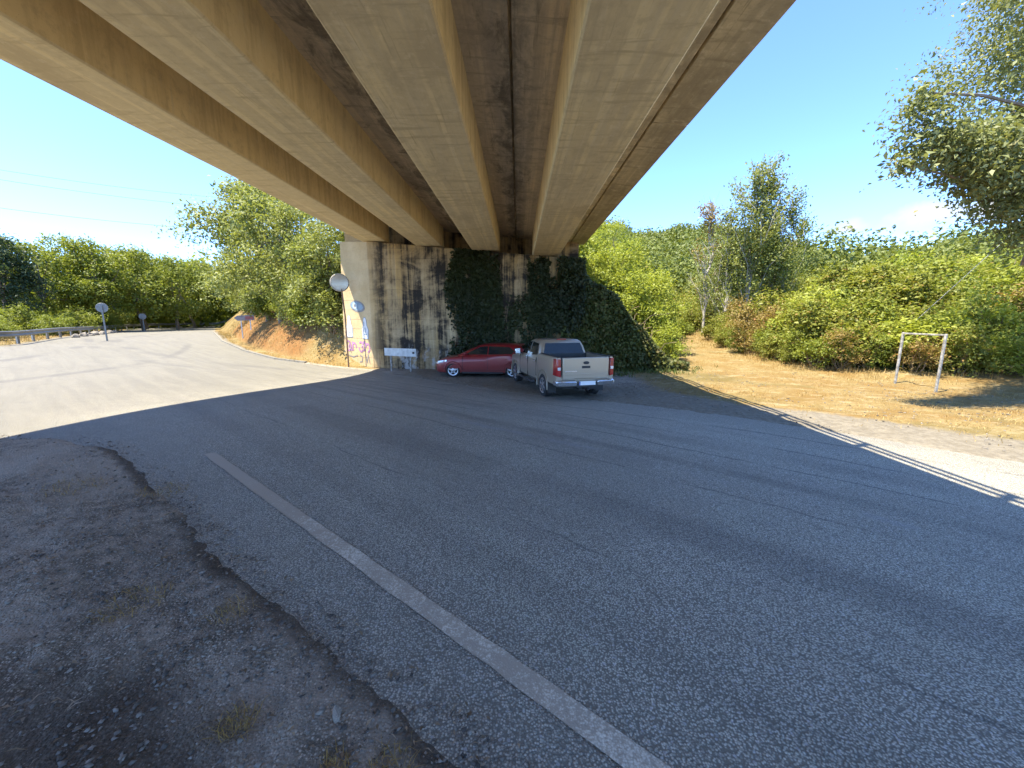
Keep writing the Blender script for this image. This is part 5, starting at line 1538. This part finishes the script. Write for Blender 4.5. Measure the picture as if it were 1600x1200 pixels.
rmesh = [rock(rk, 1.0) for _ in range(4)]
for m_ in rmesh: m_.materials.append(M['stone'])
for i, (x, y) in enumerate([(-36.0, 31.4), (-37.2, 33.0), (-38.4, 34.4), (-39.6, 35.9), (-40.8, 37.4), (-42.2, 39.2), (-33.9, 29.0), (-43.8, 41.2)]):
    o = link('boulder', rmesh[i % 4]); s = .20 + .12 * rk.random(); o.location = (x + .5, y - .4, zg(x + .5, y - .4) + s * .25); o.scale = (s, s * .85, s * .9); o.rotation_euler.z = i * 1.3
    tag(o, 'pale block of stone beneath the guardrail at the bend', 'stone', 'stones at the bend')

# overhead wires on the left
for i, (za, zb_, dy) in enumerate(((13.6, 9.4, 0), (13.0, 8.8, .9), (10.6, 6.9, -.8))):
    b = MB(); pts = []
    for k in range(25):
        u = k / 24; x = -75 + 60 * u; y = 34 + dy + 14 * u; pts.append((x, y, (za + (zb_ - za) * u) * 1.32 - 2.2 * 4 * u * (1 - u) + 3.2))
    b.tube(pts, .016, 5); o = b.build('power_line', M['trim'])
    tag(o, ('topmost of the three thin wires crossing the sky on the left', 'middle one of the three thin wires in the left sky', 'lowest thin wire crossing the sky above the left trees')[i], 'wire', 'overhead wires')

# a stay wire that slants down through the hedge on the right
b = MB(); b.tube([(19.6, 16.3, 5.75), (15.4, 15.6, 2.0)], .011, 5); tag(b.build('stay_wire', M['sign_back']), 'thin pale stay wire slanting down across the hedge', 'wire')

# ------------------------------------------------------------------ gravel, straw and litter in the foreground
rs = np.random.default_rng(101)


def ground_z(x, y):
    """height of the built ground sheet (with its lumps)"""
    sd = sdist(x, y, ROAD)
    e = (fbm(x * 1.7, y * 1.7, 11, 4) - .5) * .16 + (fbm(x * 9, y * 9, 12, 3) - .5) * .10
    sdn = sd + e; out = sstep(-sdn, -.08, .30)
    lm = (fbm(x * 2.2, y * 2.2, 3, 5) - .45) * .10 + (fbm(x * 14, y * 14, 4, 3) - .5) * .030
    g = zt(x, y) - .085 + out * .105 + lm * out * (.35 + .65 * sstep(-sdn, 0, 1.2))
    return np.maximum(g, np.where(sd > -.5, zbase(x, y), -9)), sdn


def stones(n, x0, x1, y0, y1, smin, smax, f, name, mat, lab):
    x = rs.uniform(x0, x1, n); y = rs.uniform(y0, y1, n); z, sdn = ground_z(x, y); k = f(x, y, sdn) > rs.random(n); x, y, z = x[k], y[k], z[k]; n = len(x)
    s = smin + (smax - smin) * rs.random(n) ** 3.5
    base_v = np.array([(1, 0, 0), (-1, 0, 0), (0, 1, 0), (0, -1, 0), (0, 0, 1), (0, 0, -1)], float)
    ft = np.array([(0, 2, 4), (2, 1, 4), (1, 3, 4), (3, 0, 4), (2, 0, 5), (1, 2, 5), (3, 1, 5), (0, 3, 5)])
    V = base_v[None] * (s[:, None, None] * np.array([1, .8, .6])) * (1 + .45 * rs.normal(size=(n, 6, 1)))
    a = rs.random(n) * 6.28; c, sn = np.cos(a)[:, None], np.sin(a)[:, None]
    X, Y = V[..., 0] * c - V[..., 1] * sn, V[..., 0] * sn + V[..., 1] * c
    V = np.stack([X + x[:, None], Y + y[:, None], V[..., 2] + (z + s * .2)[:, None]], -1)
    F = (ft[None] + (np.arange(n) * 6)[:, None, None]).reshape(-1, 3)
    me = np_mesh(name, V.reshape(-1, 3), F, dict(tint=np.repeat(rs.random(n), 6)))
    tag(link(name, me, mat), lab, name, kind='stuff')


def tint_mat(name, a, b_, rough=.9):
    m, t = new_mat(name); n = t.noise(t.pos(), 60, 3, .6)
    c = t.mix(t.attr('tint'), a, b_); t.out(t.bsdf(t.mix(t.math('MULTIPLY', n, .4), c, (.10, .09, .075)), rough, spec=.2)); return m


M['gravel'] = tint_mat('gravel', (.07, .062, .052), (.33, .295, .245))
stones(42000, -8, 2.5, -1.5, 6.2, .003, .017, lambda x, y, s: (s < -.02) * (.12 + .88 * sstep(fbm(x * 1.6, y * 1.6, 61, 4), .40, .62) + .6 * sstep(s, -.7, -.15)), 'gravel', M['gravel'], 'loose gravel on the dirt shoulder in the foreground')
stones(26000, -3.6, .9, .6, 3.4, .003, .016, lambda x, y, s: (s < -.02) * (.25 + .75 * sstep(fbm(x * 2.3, y * 2.3, 66, 4), .42, .6)), 'pebbles', M['gravel'], 'fine pale pebbles scattered over the dark soil by the asphalt edge')
stones(5000, -8, 12, -1.0, 13, .003, .010, lambda x, y, s: (s > 0) * (.02 + .9 * (1 - sstep(s, .0, .9))), 'grit', M['gravel'], 'stray grit lying along the edge of the asphalt')
stones(9000, 2.0, 14, 3.5, 15.5, .006, .03, lambda x, y, s: (s < -.05) * sstep(fbm(x, y, 63, 4), .38, .6), 'stones', M['gravel'], 'scattered small stones on the pale verge by the track')
stones(7000, -6.5, 4.5, 9.5, 17.8, .006, .03, lambda x, y, s: (s < -.02) * sstep(fbm(x, y, 64, 4), .40, .6), 'rubble', M['gravel'], 'small rubble on the dirt strip below the abutment')
# dead leaves and straw bits
M['litter'] = leaf_mat('dead_leaf', (.10, .075, .05), (.40, .32, .22), .1)
n = 9000; x = rs.uniform(-5.5, 1.0, n); y = rs.uniform(-1, 5.8, n); z, sdn = ground_z(x, y)
k = (sdn < .02) & (rs.random(n) < .10 + .8 * sstep(fbm(x * 1.2, y * 1.2, 71, 4), .42, .62)); x, y, z = x[k], y[k], z[k]
L1 = leaves(rs, np.stack([x, y, z + .012], -1), .030, np.array([0, 0, 2.2]), rs.random(len(x)), .40, .5)
n = 5000; x = rs.uniform(-4.5, 1.0, n); y = rs.uniform(-1, 5.8, n); z, sdn = ground_z(x, y)
k = (sdn < 0) & (rs.random(n) < .9 * sstep(fbm(x * 1.0, y * 1.0, 72, 4), .44, .62)); x, y, z = x[k], y[k], z[k]
L2 = leaves(rs, np.stack([x, y, z + .014], -1), .06, np.array([0, 0, 2.6]), .4 + .6 * rs.random(len(x)), .09, .5)
tag(link('leaf_litter', leaf_mesh('leaf_litter', [L1, L2]), M['litter']), 'dead leaves and twigs on the dirt shoulder', 'leaf litter', kind='stuff')


# tufts of dead grass
def tuft(x, y, r, n, lab, hmax=.075):
    r *= .8; n = int(n * .8)
    a = rs.random(n) * 6.28; d = r * np.sqrt(rs.random(n)); X, Y = x + d * np.cos(a), y + d * np.sin(a)
    V, F, t1, t2 = blades(rs, X, Y, rs.uniform(.02, hmax, n), .0022, .45, 2.4)
    gz, _ = ground_z(X, Y); V[:, 2] += np.repeat(gz - zt(X, Y), 5)
    V -= np.array([x, y, 0])
    o = link('grass_tuft', leaf_mesh('grass_tuft', [(V, F, t1, t2)]), M['straw']); o.location = (x, y, 0)
    tag(o, lab, 'grass tuft', 'dead grass tufts on the shoulder')


for x, y, r, n, lab in ((-1.22, 1.38, .10, 160, 'dry straw tuft on the dark dirt at the lower left'), (-.72, 1.22, .08, 120, 'straw tuft in the dirt right of the lower left one'), (-.50, 1.22, .12, 170, 'tall sparse straw tuft between two others near the bottom edge'),
                                    (-.10, 1.00, .12, 190, 'straw tuft at the asphalt edge by the bottom of the picture'), (-2.35, 2.05, .22, 200, 'flattened straw patch in the middle of the dirt shoulder'), (-1.7, 2.0, .14, 110, 'thin straw wisp beside the flattened patch'),
                                    (-3.55, 3.55, .26, 180, 'straw tuft near the far end of the dirt shoulder edge'), (-4.4, 3.5, .3, 150, 'sparse pale straw patch at the far left of the shoulder')):
    tuft(x, y, r, n, lab)
# two bits of pale debris
for (x, y, s, lab) in ((-.335, 1.16, .014, 'white chip of stone near the bottom of the dirt shoulder'), (-.80, 1.42, .026, 'flat grey stone lying on the dark dirt'), (-1.16, 2.02, .014, 'pale pebble beside the asphalt edge')):
    gz, _ = ground_z(np.array([x]), np.array([y])); o = link('stone', rmesh[1]); o.location = (x, y, float(gz[0]) + s * .3); o.scale = (s * 1.3, s * .7, s * .6); o.rotation_euler = (.5, .1, x * 9); tag(o, lab, 'stone')
